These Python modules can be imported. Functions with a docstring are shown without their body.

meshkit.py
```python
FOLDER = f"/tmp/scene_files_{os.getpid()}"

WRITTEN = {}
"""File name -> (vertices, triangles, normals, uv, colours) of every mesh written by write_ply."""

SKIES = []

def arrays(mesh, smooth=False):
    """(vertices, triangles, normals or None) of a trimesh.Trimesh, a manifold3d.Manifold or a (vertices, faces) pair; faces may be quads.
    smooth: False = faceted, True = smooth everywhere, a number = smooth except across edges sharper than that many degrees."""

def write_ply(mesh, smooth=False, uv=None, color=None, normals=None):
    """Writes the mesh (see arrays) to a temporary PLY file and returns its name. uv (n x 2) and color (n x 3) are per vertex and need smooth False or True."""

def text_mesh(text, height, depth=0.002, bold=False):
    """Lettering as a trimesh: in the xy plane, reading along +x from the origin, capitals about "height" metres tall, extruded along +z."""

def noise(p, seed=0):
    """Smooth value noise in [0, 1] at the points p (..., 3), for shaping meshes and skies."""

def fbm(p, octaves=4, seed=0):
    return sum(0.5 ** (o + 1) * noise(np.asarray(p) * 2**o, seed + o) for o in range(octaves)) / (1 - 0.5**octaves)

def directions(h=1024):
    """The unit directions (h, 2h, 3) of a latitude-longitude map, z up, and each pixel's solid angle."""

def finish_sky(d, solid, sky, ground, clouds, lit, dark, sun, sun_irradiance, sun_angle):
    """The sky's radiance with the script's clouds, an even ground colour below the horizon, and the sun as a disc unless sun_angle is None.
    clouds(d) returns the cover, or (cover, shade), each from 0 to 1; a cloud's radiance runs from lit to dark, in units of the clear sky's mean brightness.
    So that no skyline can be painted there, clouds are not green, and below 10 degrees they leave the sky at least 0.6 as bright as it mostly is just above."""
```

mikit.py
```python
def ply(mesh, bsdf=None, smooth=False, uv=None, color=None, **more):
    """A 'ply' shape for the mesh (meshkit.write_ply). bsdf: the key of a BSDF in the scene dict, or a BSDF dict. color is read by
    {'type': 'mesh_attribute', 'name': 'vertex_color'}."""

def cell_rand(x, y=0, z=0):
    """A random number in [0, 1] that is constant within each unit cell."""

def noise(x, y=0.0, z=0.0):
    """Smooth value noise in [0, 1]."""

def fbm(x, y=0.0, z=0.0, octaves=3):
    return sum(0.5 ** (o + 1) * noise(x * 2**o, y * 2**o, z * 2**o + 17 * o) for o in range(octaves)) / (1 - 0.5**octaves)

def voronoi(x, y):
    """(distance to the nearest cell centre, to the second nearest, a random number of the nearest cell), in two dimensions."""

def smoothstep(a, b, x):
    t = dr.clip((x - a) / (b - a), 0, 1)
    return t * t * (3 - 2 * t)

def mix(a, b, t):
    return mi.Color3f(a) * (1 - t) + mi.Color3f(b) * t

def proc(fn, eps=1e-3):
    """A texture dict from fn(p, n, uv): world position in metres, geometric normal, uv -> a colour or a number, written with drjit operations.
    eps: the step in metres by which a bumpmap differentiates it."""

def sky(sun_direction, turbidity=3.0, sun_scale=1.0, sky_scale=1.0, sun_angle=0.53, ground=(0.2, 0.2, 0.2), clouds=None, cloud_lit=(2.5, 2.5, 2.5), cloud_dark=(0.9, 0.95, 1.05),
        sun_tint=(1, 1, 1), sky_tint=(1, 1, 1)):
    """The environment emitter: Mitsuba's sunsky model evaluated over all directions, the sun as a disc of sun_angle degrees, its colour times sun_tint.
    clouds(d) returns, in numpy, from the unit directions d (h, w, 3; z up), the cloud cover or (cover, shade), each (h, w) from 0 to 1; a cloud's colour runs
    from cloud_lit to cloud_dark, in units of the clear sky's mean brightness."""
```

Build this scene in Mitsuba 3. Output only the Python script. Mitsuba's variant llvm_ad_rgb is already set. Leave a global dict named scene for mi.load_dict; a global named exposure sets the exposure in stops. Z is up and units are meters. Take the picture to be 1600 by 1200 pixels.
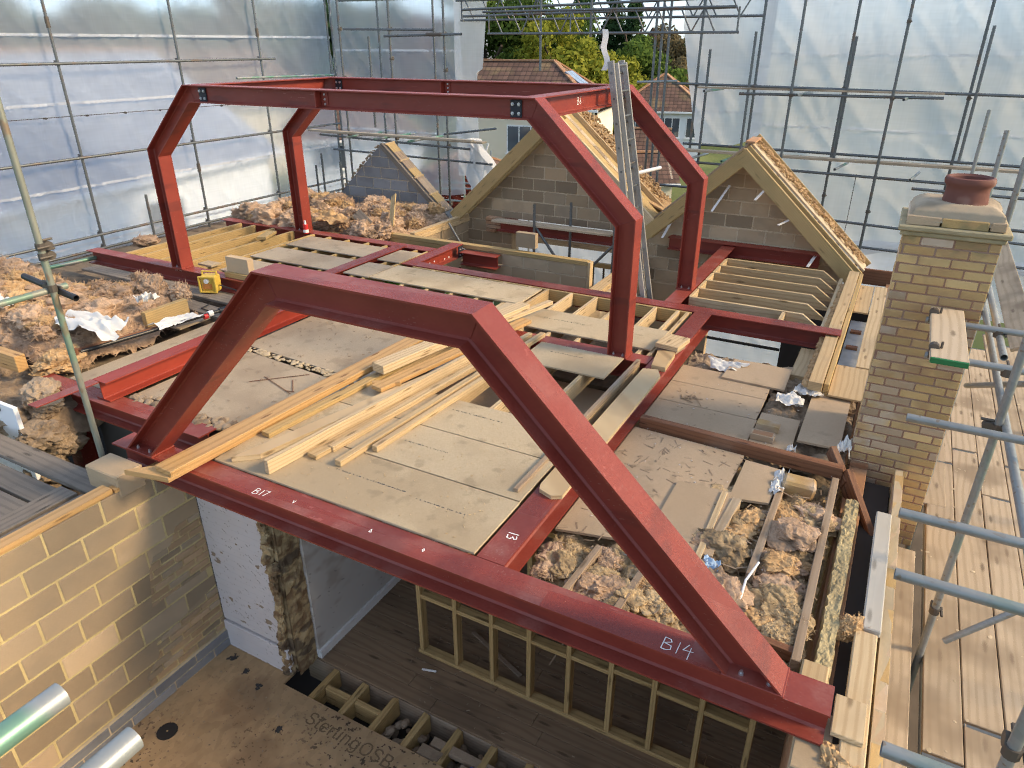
import math, random
import numpy as np, trimesh, drjit as dr, mitsuba as mi, mikit, meshkit
from mikit import proc, noise, fbm, voronoi, cell_rand, smoothstep, mix

rng = random.Random(7)
nrg = np.random.default_rng(7)
scene, labels = {}, {}

# ------------------------------------------------------------------ camera, sky, exposure
T4 = mi.ScalarTransform4f
CAM = [0.0, 0.0, 2.9]
LOOK = [-0.427900, 0.792143, -0.435213]
scene['camera'] = {'type': 'perspective', 'fov': 71.964, 'fov_axis': 'x', 'near_clip': 0.05, 'far_clip': 2000.0,
                   'to_world': T4().look_at(origin=CAM, target=[CAM[i] + LOOK[i] for i in range(3)], up=[0, 0, 1])}
scene['daylight'] = mikit.sky([0.90, 0.22, 0.55], turbidity=3, sun_scale=0.58, sky_scale=1.4, sun_angle=14, sun_tint=(1.0, 0.95, 0.87), sky_tint=(1.02, 1.0, 0.99),
                              clouds=lambda d: np.clip(1.9 * meshkit.fbm(d * [3, 3, 8] + 11, 5) - 0.74, 0, 1), cloud_lit=(2.2, 2.2, 2.2), cloud_dark=(1.5, 1.5, 1.55))
exposure = 2.52

# ------------------------------------------------------------------ registry
def numbered(key):
    if key not in scene and key not in labels and key not in USED:
        USED.add(key); return key
    i = COUNT.get(key, 0) + 1
    while f'{key}_{i:03d}' in USED: i += 1
    COUNT[key] = i
    k = f'{key}_{i:03d}'; USED.add(k); return k
USED, COUNT = set(), {}
ORD = ['first', 'second', 'third', 'fourth', 'fifth', 'sixth', 'seventh', 'eighth', 'ninth', 'tenth', 'eleventh', 'twelfth']

def thing(name, label, cat, group=None, kind=None):
    k = numbered(name)
    labels[k] = {'label': label, 'category': cat}
    if group: labels[k]['group'] = group
    if kind: labels[k]['kind'] = kind
    return k

def part(parent, name, m, mat, smooth=False, label=None, kind=None):
    k = numbered(parent + '__' + name)
    put(k, m, mat, smooth)
    if label or kind:
        labels[k] = {}
        if label: labels[k]['label'] = label
        if kind: labels[k]['kind'] = kind
    return k

def put(k, m, mat, smooth=False):
    if hasattr(m, 'vertices'):
        scene[k] = mikit.ply(m, mat, smooth); return
    v, f = np.asarray(m[0], float), np.asarray(m[1])
    if f.shape[1] == 4: f = np.vstack([f[:, [0, 1, 2]], f[:, [0, 2, 3]]])
    uv = np.asarray(m[2], float) if len(m) == 3 else np.tile([[0.0, 10.0 * nid() + 5]], (len(v), 1))
    if smooth is True or not smooth:
        scene[k] = mikit.ply((v, f), mat, smooth, uv=uv); return
    fn = np.cross(v[f[:, 1]] - v[f[:, 0]], v[f[:, 2]] - v[f[:, 0]])            # smooth below an angle, with uv kept
    un = fn / np.maximum(np.linalg.norm(fn, axis=1, keepdims=True), 1e-12)
    byv = [[] for _ in v]
    for i, t in enumerate(f):
        for a in t: byv[a].append(i)
    lim = math.cos(math.radians(smooth)); N = np.zeros((len(f), 3, 3))
    for a, fs in enumerate(byv):
        for i in fs:
            w = np.array([j for j in fs if un[j] @ un[i] >= lim] or [i])
            n = fn[w].sum(0); N[i][f[i] == a] = n / max(np.linalg.norm(n), 1e-12)
    path = meshkit.write_ply((v[f.ravel()], np.arange(f.size).reshape(-1, 3)), False, uv[f.ravel()], None, normals=N.reshape(-1, 3))
    scene[k] = {'type': 'ply', 'filename': path, 'face_normals': False, 'bsdf': {'type': 'ref', 'id': mat}}

def single(name, label, cat, m, mat, group=None, smooth=False, kind=None):
    if name in ('insulation_clump', 'insulation_bed', 'insulation_roll') and mat != 'm_rubble':
        smooth = True
        far = np.asarray(m[0])[:, 0].mean() < -5
        if name == 'insulation_bed': m = woolly(m, 16000, 0.08 if far else 0.04, _ID[0], 0.2, 0.0040 if far else 0.0020)
        else: m = woolly(m, 420 if far else 260, 0.065 if far else 0.036, _ID[0], 0.25, 0.0040 if far else 0.0020)
    k = thing(name, label, cat, group, kind)
    put(k, m, mat, smooth)
    return k

def struct(name, m, mat, label=None, smooth=False):
    put(name, m, mat, smooth); USED.add(name)
    labels[name] = {'kind': 'structure'}
    if label: labels[name]['label'] = label

# ------------------------------------------------------------------ meshes with grain uv: u runs along the piece in metres, v carries a piece number
_ID = [0]
def nid():
    _ID[0] += 1
    return _ID[0]

CUBEF = []
def _bevel_topology():
    # vertex index: corner (sx,sy,sz) in 0..7, axis a in 0..2 : vertex lies on the face normal to axis a
    c = lambda sx, sy, sz: sx * 4 + sy * 2 + sz
    f = []
    def q(a, b, d, e): f.append([a, b, d]); f.append([a, d, e])
    S = np.array([[(i >> 2) & 1, (i >> 1) & 1, i & 1] for i in range(8)])
    for ax in range(3):
        u, v = [(1, 2), (2, 0), (0, 1)][ax]
        for s in (0, 1):
            idx = []
            for (a, b) in ((0, 0), (1, 0), (1, 1), (0, 1)):
                k = [0, 0, 0]; k[ax] = s; k[u] = a; k[v] = b
                idx.append(c(*k) * 3 + ax)
            q(*(idx if s else idx[::-1]))
    for ax in range(3):                                    # edges parallel to ax, between faces u and v
        u, v = [(1, 2), (2, 0), (0, 1)][ax]
        for su in (0, 1):
            for sv in (0, 1):
                k0 = [0, 0, 0]; k0[u] = su; k0[v] = sv; k1 = list(k0); k1[ax] = 1
                a, b = c(*k0), c(*k1)
                quad = [a * 3 + u, a * 3 + v, b * 3 + v, b * 3 + u]
                if su ^ sv: quad = quad[::-1]
                q(*quad[::-1])
    for i in range(8):
        t = [i * 3, i * 3 + 1, i * 3 + 2]
        f.append(t if S[i].sum() % 2 else t[::-1])
    return S, np.array(f)
_S, _F = _bevel_topology()

def bbox(hx, hy, hz, b=0.003, jit=0.0):
    """A box of half sizes hx, hy, hz about the origin with bevelled edges; grain along x."""
    h = np.array([hx, hy, hz]); b = min(b, 0.45 * h.min())
    v = np.zeros((24, 3))
    for i in range(8):
        s = _S[i] * 2 - 1
        j = nrg.uniform(-jit, jit, 3) if jit else 0
        for a in range(3):
            p = s * (h - b); p[a] = s[a] * h[a]
            v[i * 3 + a] = p + j
    n = nid()
    uv = np.stack([v[:, 0] + 3.7 * n % 50, 10.0 * n + 5 + v[:, 1] + 1.7 * v[:, 2]], 1)
    return v, _F, uv

AX = {'x': np.eye(3), 'y': np.array([[0, 1, 0], [-1, 0, 0], [0, 0, 1.0]]), 'z': np.array([[0, 0, 1], [0, 1, 0], [-1, 0, 0.0]])}
def box(x0, x1, y0, y1, z0, z1, axis=None, b=0.003, jit=0.0):
    d = np.array([x1 - x0, y1 - y0, z1 - z0])
    if axis is None: axis = 'xyz'[int(np.argmax(d))]
    R = AX[axis]                                           # rows: images of local x, y, z
    h = np.abs(R @ d) / 2
    v, f, uv = bbox(*h, b=b, jit=jit)
    return v @ R + [(x0 + x1) / 2, (y0 + y1) / 2, (z0 + z1) / 2], f, uv

def bar(p0, p1, w, t, side=None, b=0.003, jit=0.0):
    """A board from p0 to p1 (centre line), w wide along 'side' (default horizontal), t thick."""
    p0, p1 = np.asarray(p0, float), np.asarray(p1, float)
    d = p1 - p0; L = np.linalg.norm(d); x = d / L
    y = np.cross([0, 0, 1.0], x) if side is None else np.asarray(side, float)
    y = y - x * (y @ x)
    if np.linalg.norm(y) < 1e-6: y = np.array([1.0, 0, 0])
    y /= np.linalg.norm(y); z = np.cross(x, y)
    v, f, uv = bbox(L / 2, w / 2, t / 2, b, jit)
    return v @ np.array([x, y, z]) + (p0 + p1) / 2, f, uv

def join(ms):
    vs, fs, us, n = [], [], [], 0
    for m in ms:
        v, f = (m[0], m[1]) if not hasattr(m, 'vertices') else (np.array(m.vertices), np.array(m.faces))
        f = np.asarray(f)
        if f.shape[1] == 4: f = np.vstack([f[:, [0, 1, 2]], f[:, [0, 2, 3]]])
        u = m[2] if (not hasattr(m, 'vertices') and len(m) == 3) else np.tile([[0.0, 10.0 * nid() + 5]], (len(v), 1))
        vs.append(v); fs.append(f + n); us.append(u); n += len(v)
    return np.vstack(vs), np.vstack(fs), np.vstack(us)

def tube(p0, p1, r=0.0235, n=14, hollow=True):
    p0, p1 = np.asarray(p0, float), np.asarray(p1, float)
    d = p1 - p0; L = np.linalg.norm(d); x = d / L
    y = np.cross(x, [0.3, 0.5, 0.8] if abs(x[2]) > 0.9 else [0, 0, 1.0]); y /= np.linalg.norm(y); z = np.cross(x, y)
    a = np.arange(n) * 2 * np.pi / n
    ring = np.cos(a)[:, None] * y + np.sin(a)[:, None] * z
    segs = max(1, int(L / 1.5))
    rows = [(s / segs * L, r) for s in range(segs + 1)]
    if hollow: rows = [(0.12, r * 0.82), (0.0, r * 0.82)] + rows + [(L, r * 0.82), (L - 0.12, r * 0.82)]
    v = np.vstack([p0 + x * s + ring * q for s, q in rows])
    f = []
    for k in range(len(rows) - 1):
        for i in range(n):
            j = (i + 1) % n
            f += [[k * n + i, k * n + j, (k + 1) * n + j], [k * n + i, (k + 1) * n + j, (k + 1) * n + i]]
    c0, c1 = len(v), len(v) + 1
    v = np.vstack([v, p0 + x * rows[0][0], p0 + x * rows[-1][0]])
    m = (len(rows) - 1) * n
    for i in range(n):
        j = (i + 1) % n
        f += [[c0, j, i], [c1, m + i, m + j]]
    k = nid()
    uv = np.stack([(v - p0) @ x + 3.1 * k % 40, np.full(len(v), 10.0 * k + 5) + (v - p0) @ y * 3], 1)
    return v, np.array(f), uv

def cyl(p, axis, r, h, n=16):
    a = np.asarray(axis, float); a = a / np.linalg.norm(a)
    return tube(np.asarray(p, float) - a * h / 2, np.asarray(p, float) + a * h / 2, r, n, hollow=False)

def coupler(p, a1, a2):
    """A scaffold coupler: two short collars at right angles, a link and bolts."""
    p = np.asarray(p, float); a1 = np.asarray(a1, float); a2 = np.asarray(a2, float)
    side = np.cross(a1, a2); side /= np.linalg.norm(side)
    ms = [cyl(p, a1, 0.032, 0.05, 10), cyl(p + side * 0.047, a2, 0.032, 0.05, 10), cyl(p + a2 * 0.04, side, 0.009, 0.09, 6), cyl(p + a1 * 0.04 + side * 0.047, side, 0.009, 0.09, 6)]
    return join(ms)

def isect(w=0.2, d=0.2, tf=0.0125, tw=0.009):
    """I profile: (a, b) a = depth from the top face downwards is negative, b = across."""
    r = 0.012
    pts = [(0, -w / 2), (0, w / 2), (-tf, w / 2), (-tf, tw / 2 + r), (-tf - r, tw / 2), (-d + tf + r, tw / 2), (-d + tf, tw / 2 + r), (-d + tf, w / 2), (-d, w / 2)]
    left = [(a, -b) for a, b in pts[::-1]]
    pts = pts + left
    out = []
    for q in pts:
        if not out or np.hypot(out[-1][0] - q[0], out[-1][1] - q[1]) > 1e-6: out.append(q)
    if np.hypot(out[0][0] - out[-1][0], out[0][1] - out[-1][1]) < 1e-6: out.pop()
    return np.array(out)

def ibeam(p0, p1, out=(0, 0, 1), m0=None, m1=None, **k):
    """An I-section whose top face centre line runs p0 -> p1; 'out' is the top face's normal; m0, m1 are mitre vectors at the ends."""
    prof = isect(**k)
    p0, p1 = np.asarray(p0, float), np.asarray(p1, float)
    x = (p1 - p0) / np.linalg.norm(p1 - p0)
    o = np.asarray(out, float); b = np.cross(o, x); b /= np.linalg.norm(b)
    m0 = o if m0 is None else np.asarray(m0, float); m1 = o if m1 is None else np.asarray(m1, float)
    r0 = p0 + prof[:, :1] * m0 + prof[:, 1:] * b
    r1 = p1 + prof[:, :1] * m1 + prof[:, 1:] * b
    n = len(prof)
    v = np.vstack([r0, r1]); f = []
    for i in range(n):
        j = (i + 1) % n
        f += [[i, n + i, n + j], [i, n + j, j]]
    from shapely.geometry import Polygon
    cv, cf = trimesh.creation.triangulate_polygon(Polygon(prof), engine='earcut')
    idx = [int(np.argmin(((prof - q) ** 2).sum(1))) for q in cv]
    for t in cf:
        t = [idx[i] for i in t]
        f += [[t[0], t[1], t[2]], [n + t[2], n + t[1], n + t[0]]]
    m = trimesh.Trimesh(v, np.array(f), process=False)
    trimesh.repair.fix_normals(m)
    if m.volume < 0: m.invert()
    k = nid()
    v = np.array(m.vertices)
    uv = np.stack([(v - p0) @ x + k, np.full(len(v), 10.0 * k + 5)], 1)
    return v, np.array(m.faces), uv

def poly_prism(pts, off, axis):
    """Polygon pts (n,2) in the plane of the other two axes, extruded along 'axis' from off[0] to off[1]."""
    from shapely.geometry import Polygon
    v, f = trimesh.creation.triangulate_polygon(Polygon(pts), engine='earcut')
    m = trimesh.creation.extrude_triangulation(v, f, off[1] - off[0])
    p = np.array(m.vertices); p[:, 2] += off[0]
    if axis == 'y': p = p[:, [0, 2, 1]]
    if axis == 'x': p = p[:, [2, 0, 1]]
    m = trimesh.Trimesh(p, np.array(m.faces), process=False)
    if m.volume < 0: m.invert()
    v = np.array(m.vertices); k = nid()
    return v, np.array(m.faces), np.stack([v[:, 0] + v[:, 1] + 3 * k, 10.0 * k + 5 + v[:, 2]], 1)

def hexbolt(p, axis, r=0.014, h=0.014):
    return join([cyl(p, axis, r, h, 6), cyl(np.asarray(p) + np.asarray(axis) * h, axis, r * 0.55, h, 8)])

def grid(nx, ny, fn):
    u, v = np.meshgrid(np.linspace(0, 1, nx), np.linspace(0, 1, ny), indexing='ij')
    P = fn(u.ravel(), v.ravel())
    i, j = np.meshgrid(np.arange(nx - 1), np.arange(ny - 1), indexing='ij')
    a = (i * ny + j).ravel(); q = np.stack([a, a + ny, a + ny + 1, a + 1], 1)
    return P, np.vstack([q[:, [0, 1, 2]], q[:, [0, 2, 3]]])

def lump(p, r, sub=3, amp=0.35, fr=2.2, flat=(1, 1, 0.7), seed=0):
    m = trimesh.creation.icosphere(subdivisions=sub)
    v = np.array(m.vertices)
    n = meshkit.fbm(v * fr + seed * 7.3 + 50, 4, seed) - 0.5
    ridg = np.abs(meshkit.fbm(v * fr * 2.1 + seed * 3.1 + 80, 3, seed + 9) - 0.5)
    v = v * (1 + 2 * amp * n - amp * 1.6 * ridg)[:, None] * np.asarray(flat) * r
    a = rng.uniform(0, 6.28); c, s = math.cos(a), math.sin(a)
    v = v @ np.array([[c, s, 0], [-s, c, 0], [0, 0, 1]]) + p
    k = nid()
    return v, np.array(m.faces), np.stack([v[:, 0] + k, np.full(len(v), 10.0 * k + 5)], 1)

def fluff(p, r, flat, seed, sub=4):
    """torn wool: a soft billowing lump with rolled folds"""
    m = trimesh.creation.icosphere(subdivisions=sub)
    v = np.array(m.vertices)
    w = v + 0.55 * (np.stack([meshkit.fbm(v * 1.4 + seed + 20 * k, 2, seed + k) for k in range(3)], 1) - 0.5)
    n = meshkit.fbm(w * 1.7 + seed * 1.3 + 40, 3, seed) - 0.5
    fold = 1 - np.abs(2 * meshkit.noise(w * 2.3 + seed * 2.1 + 60, seed + 5) - 1)
    fine = meshkit.fbm(w * 9 + seed + 90, 2, seed + 8) - 0.5
    v = v * (1 + 1.35 * n + 0.34 * (fold - 0.5) + 0.22 * fine)[:, None] * np.asarray(flat) * r
    a = rng.uniform(0, 6.28); c, s = math.cos(a), math.sin(a)
    v = v @ np.array([[c, s, 0], [-s, c, 0], [0, 0, 1]]) + p
    k = nid()
    return v, np.array(m.faces), np.stack([v[:, 0] + k, np.full(len(v), 10.0 * k + 5)], 1)

def strands(m, n, L, seed, up=0.4, wd=0.0013):
    """loose fibres standing off a wool surface, as slim triangles"""
    g = np.random.default_rng(seed)
    v, f = np.asarray(m[0]), np.asarray(m[1])
    a, b, c = v[f[:, 0]], v[f[:, 1]], v[f[:, 2]]
    nr = np.cross(b - a, c - a); ar = np.linalg.norm(nr, axis=1); nr = nr / np.maximum(ar, 1e-12)[:, None]
    if len(m) > 2 and abs(nr[:, 2].mean()) > 0.5 and nr[:, 2].mean() < 0: nr = -nr
    i = g.choice(len(f), n, p=ar / ar.sum())
    w = g.dirichlet([1, 1, 1], n)
    p = a[i] * w[:, :1] + b[i] * w[:, 1:2] + c[i] * w[:, 2:]
    t = g.normal(size=(n, 3)); t -= nr[i] * (t * nr[i]).sum(1, keepdims=True); t /= np.linalg.norm(t, axis=1, keepdims=True)
    d = t + nr[i] * g.uniform(-0.05, up * 2, n)[:, None]
    l = L * g.uniform(0.4, 1.3, n)[:, None]
    s = np.cross(d, nr[i]); s /= np.maximum(np.linalg.norm(s, axis=1, keepdims=True), 1e-9)
    hw = wd * g.uniform(0.6, 1.6, n)[:, None]
    mid = p + d * l * 0.55 + nr[i] * l * 0.12
    q = np.stack([p - s * hw, p + s * hw, mid + s * hw * 0.8, mid - s * hw * 0.8, p + d * l], 1).reshape(-1, 3)
    k = np.arange(n)[:, None] * 5
    F = np.vstack([k + [0, 1, 2], k + [0, 2, 3], k + [3, 2, 4]])
    ids = np.array([nid() for _ in range(12)])[g.integers(0, 12, n)]
    return q, F, np.repeat(np.stack([p[:, 0], 10.0 * ids + 5], 1), 5, 0)
def woolly(m, n, L, seed, up=0.4, wd=0.0013):
    if len(m) == 2: m = (m[0], m[1], np.tile([[0.0, 10.0 * nid() + 5]], (len(m[0]), 1)))
    q = strands(m, n, L, seed, up, wd)
    return np.vstack([m[0], q[0]]), np.vstack([m[1], q[1] + len(m[0])]), np.vstack([m[2], q[2]])

# ------------------------------------------------------------------ materials
def bsdf(name, d, two=True):
    scene[name] = {'type': 'twosided', 'bsdf': d} if two else d
def prin(col, rough=0.7, **k):
    return {'type': 'principled', 'base_color': col if isinstance(col, dict) else {'type': 'rgb', 'value': list(col)}, 'roughness': rough, **k}
def bump(d, fn, scale=1.0, eps=1e-3):
    return {'type': 'bumpmap', 'arbitrary': proc(fn, eps), 'scale': scale, 'bsdf': d}

def piece_tone(uv):
    return cell_rand(dr.floor(uv.y / 10), 3), cell_rand(dr.floor(uv.y / 10), 11)

def wood(c_lo, c_hi, c_dark, ring=26.0, stain=0.0, stain_col=(0.1, 0.08, 0.06), spread=0.5):
    def fn(p, n, uv):
        t, t2 = piece_tone(uv)
        k = dr.floor(uv.y / 10)
        y = uv.y - k * 10
        wob = fbm(uv.x * 1.3, y * 3.0, t * 40, 2) * 0.10
        g = 0.5 + 0.5 * dr.sin((y + wob + t * 0.3) * ring * 6.283)
        fine = noise(uv.x * 9.0, y * 420.0, t * 91)
        c = mix(c_lo, c_hi, dr.clip(0.30 + spread * (t - 0.3) + 0.35 * (fine - 0.5) + 0.2 * (t2 - 0.5), 0, 1))
        c = mix(c, c_dark, dr.clip(0.55 * smoothstep(0.45, 1.0, g) * (0.4 + 0.6 * fine), 0, 1))
        kx, ky = uv.x * 1.9 + t * 17, y * 8.5 + t2 * 23
        d1, d2, w = voronoi(kx, ky)
        knot = smoothstep(0.17, 0.05, d1) * dr.select(w > 0.5, 1.0, 0.0)
        c = mix(c, mi.Color3f(c_dark) * 0.5, 0.75 * knot)
        if stain:
            s = smoothstep(0.5, 0.75, fbm(p.x * 2.3, p.y * 2.3, p.z * 2.3 + 9, 4))
            c = mix(c, stain_col, stain * s)
        return c
    return proc(fn)
bsdf('m_pine', prin(wood((0.47, 0.335, 0.175), (0.62, 0.485, 0.30), (0.33, 0.20, 0.09), 20, 0.35, (0.36, 0.26, 0.15), 0.9), 0.6))
bsdf('m_pine_warm', prin(wood((0.48, 0.29, 0.115), (0.58, 0.37, 0.165), (0.30, 0.14, 0.045), 15, 0.3, (0.36, 0.22, 0.10)), 0.55))
bsdf('m_pine_treated', prin(wood((0.40, 0.27, 0.11), (0.52, 0.37, 0.17), (0.27, 0.17, 0.07), 22, 0.3, (0.25, 0.2, 0.09)), 0.65))
bsdf('m_board', prin(wood((0.40, 0.315, 0.215), (0.52, 0.42, 0.30), (0.26, 0.19, 0.12), 18, 0.8, (0.24, 0.18, 0.12), 0.6), 0.8))
bsdf('m_board_grey', prin(wood((0.17, 0.145, 0.12), (0.26, 0.22, 0.18), (0.10, 0.085, 0.07), 16, 0.5, (0.09, 0.075, 0.06)), 0.85))
bsdf('m_wood_old', prin(wood((0.16, 0.065, 0.03), (0.24, 0.11, 0.055), (0.08, 0.03, 0.015), 14, 0.4, (0.30, 0.22, 0.16)), 0.7))
bsdf('m_wood_dusty', prin(wood((0.26, 0.19, 0.13), (0.36, 0.27, 0.19), (0.16, 0.11, 0.07), 16, 0.5, (0.38, 0.32, 0.25)), 0.85))
bsdf('m_floorboard', prin(wood((0.23, 0.155, 0.095), (0.32, 0.22, 0.135), (0.14, 0.09, 0.05), 14, 0.55, (0.12, 0.08, 0.05)), 0.75))

def f_steel(p, n, uv):
    t = fbm(p.x * 3.1, p.y * 3.1, p.z * 3.1, 4)
    f = noise(p.x * 90, p.y * 90, p.z * 90)
    c = mix((0.190, 0.026, 0.017), (0.27, 0.046, 0.029), dr.clip(t * 1.2 - 0.1 + 0.25 * (f - 0.5), 0, 1))
    dust = smoothstep(0.45, 0.95, n.z) * (0.18 + 0.55 * smoothstep(0.42, 0.72, fbm(p.x * 5, p.y * 5, 3, 4))) * (0.6 + 0.4 * f)
    c = mix(c, (0.38, 0.25, 0.22), 0.36 * dust)
    scr = smoothstep(0.80, 0.88, noise(p.x * 14, p.y * 55, p.z * 55)) * smoothstep(0.6, 0.8, noise(p.x * 2, p.y * 2, p.z * 2))
    c = mix(c, (0.36, 0.11, 0.09), 0.6 * scr)
    spl = smoothstep(0.83, 0.9, noise(p.x * 75, p.y * 75, p.z * 75)) * smoothstep(0.50, 0.66, fbm(p.x * 2.3 + 5, p.y * 2.3, p.z * 2.3, 3))
    c = mix(c, (0.42, 0.31, 0.27), 0.15 * spl)
    sc2 = smoothstep(0.60, 0.72, fbm(p.x * 1.6 + 9, p.y * 1.6, p.z * 7, 4))
    return mix(c, (0.12, 0.026, 0.022), 0.5 * sc2)
bsdf('m_steel', prin(proc(f_steel), 0.45, specular=0.5))
def f_steel_sunlit(p, n, uv):
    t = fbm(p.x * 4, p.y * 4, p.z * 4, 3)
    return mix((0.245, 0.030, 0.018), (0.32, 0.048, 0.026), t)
bsdf('m_steel_sunlit', prin(proc(f_steel_sunlit), 0.45, specular=0.45))  # brighter copy of the steel red, sunlight painted in for beam B1
bsdf('m_plate_dark', prin((0.025, 0.03, 0.04), 0.5, metallic=0.3))
bsdf('m_bolt', prin((0.62, 0.63, 0.65), 0.38, metallic=0.85))
bsdf('m_chalk', prin((0.82, 0.82, 0.80), 0.95))
bsdf('m_ink', prin((0.10, 0.095, 0.09), 0.9))
bsdf('m_ink_brown', prin((0.175, 0.118, 0.062), 0.9))

def chips(c1, c2, dirt, amount, sc=1.0):
    def fn(p, n, uv):
        t, t2 = piece_tone(uv)
        a, b, w = voronoi(p.x * 150 * sc + p.z * 60, p.y * 150 * sc + p.z * 90)
        f = fbm(p.x * 60, p.y * 60, p.z * 60, 2)
        c = mix(c1, c2, dr.clip(0.45 * w + 0.4 * f + 0.35 * (t - 0.5), 0, 1))
        big = fbm(p.x * 1.7 + t * 9, p.y * 1.7, p.z + 4, 4)
        c = mix(c, dirt, amount * smoothstep(0.42, 0.7, big))
        edge = fbm(p.x * 9 + 3, p.y * 9, p.z * 9, 3)
        return mix(c, mi.Color3f(dirt) * 0.55, amount * 0.55 * smoothstep(0.62, 0.78, edge))
    return proc(fn)
bsdf('m_chip', prin(chips((0.42, 0.335, 0.215), (0.54, 0.445, 0.305), (0.33, 0.25, 0.155), 0.6), 0.8))
bsdf('m_chip_old', prin(chips((0.41, 0.305, 0.20), (0.49, 0.375, 0.255), (0.31, 0.225, 0.14), 0.45), 0.85))
bsdf('m_chip_left', prin(chips((0.36, 0.29, 0.205), (0.45, 0.37, 0.27), (0.24, 0.18, 0.125), 0.5), 0.85))
def f_osb(p, n, uv):
    a, b, w = voronoi(p.x * 22 + fbm(p.x * 3, p.y * 3) * 2, p.y * 13)
    c = mix((0.33, 0.22, 0.115), (0.43, 0.29, 0.16), 0.7 * w + 0.3 * fbm(p.x * 60, p.y * 60, 0, 2))
    s = fbm(p.x * 2.2, p.y * 2.2, 1, 4)
    c = mix(c, (0.17, 0.10, 0.055), 0.45 * smoothstep(0.45, 0.7, s))
    sp = noise(p.x * 42, p.y * 42, 5) * 0.7 + 0.3 * noise(p.x * 95, p.y * 95, 7)
    near = smoothstep(0.36, 0.72, fbm(p.x * 1.1 + 4, p.y * 1.1, 9, 3))
    return mix(c, (0.03, 0.022, 0.016), 0.85 * smoothstep(0.70, 0.78, sp) * near)
bsdf('m_osb', prin(proc(f_osb), 0.75))

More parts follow.
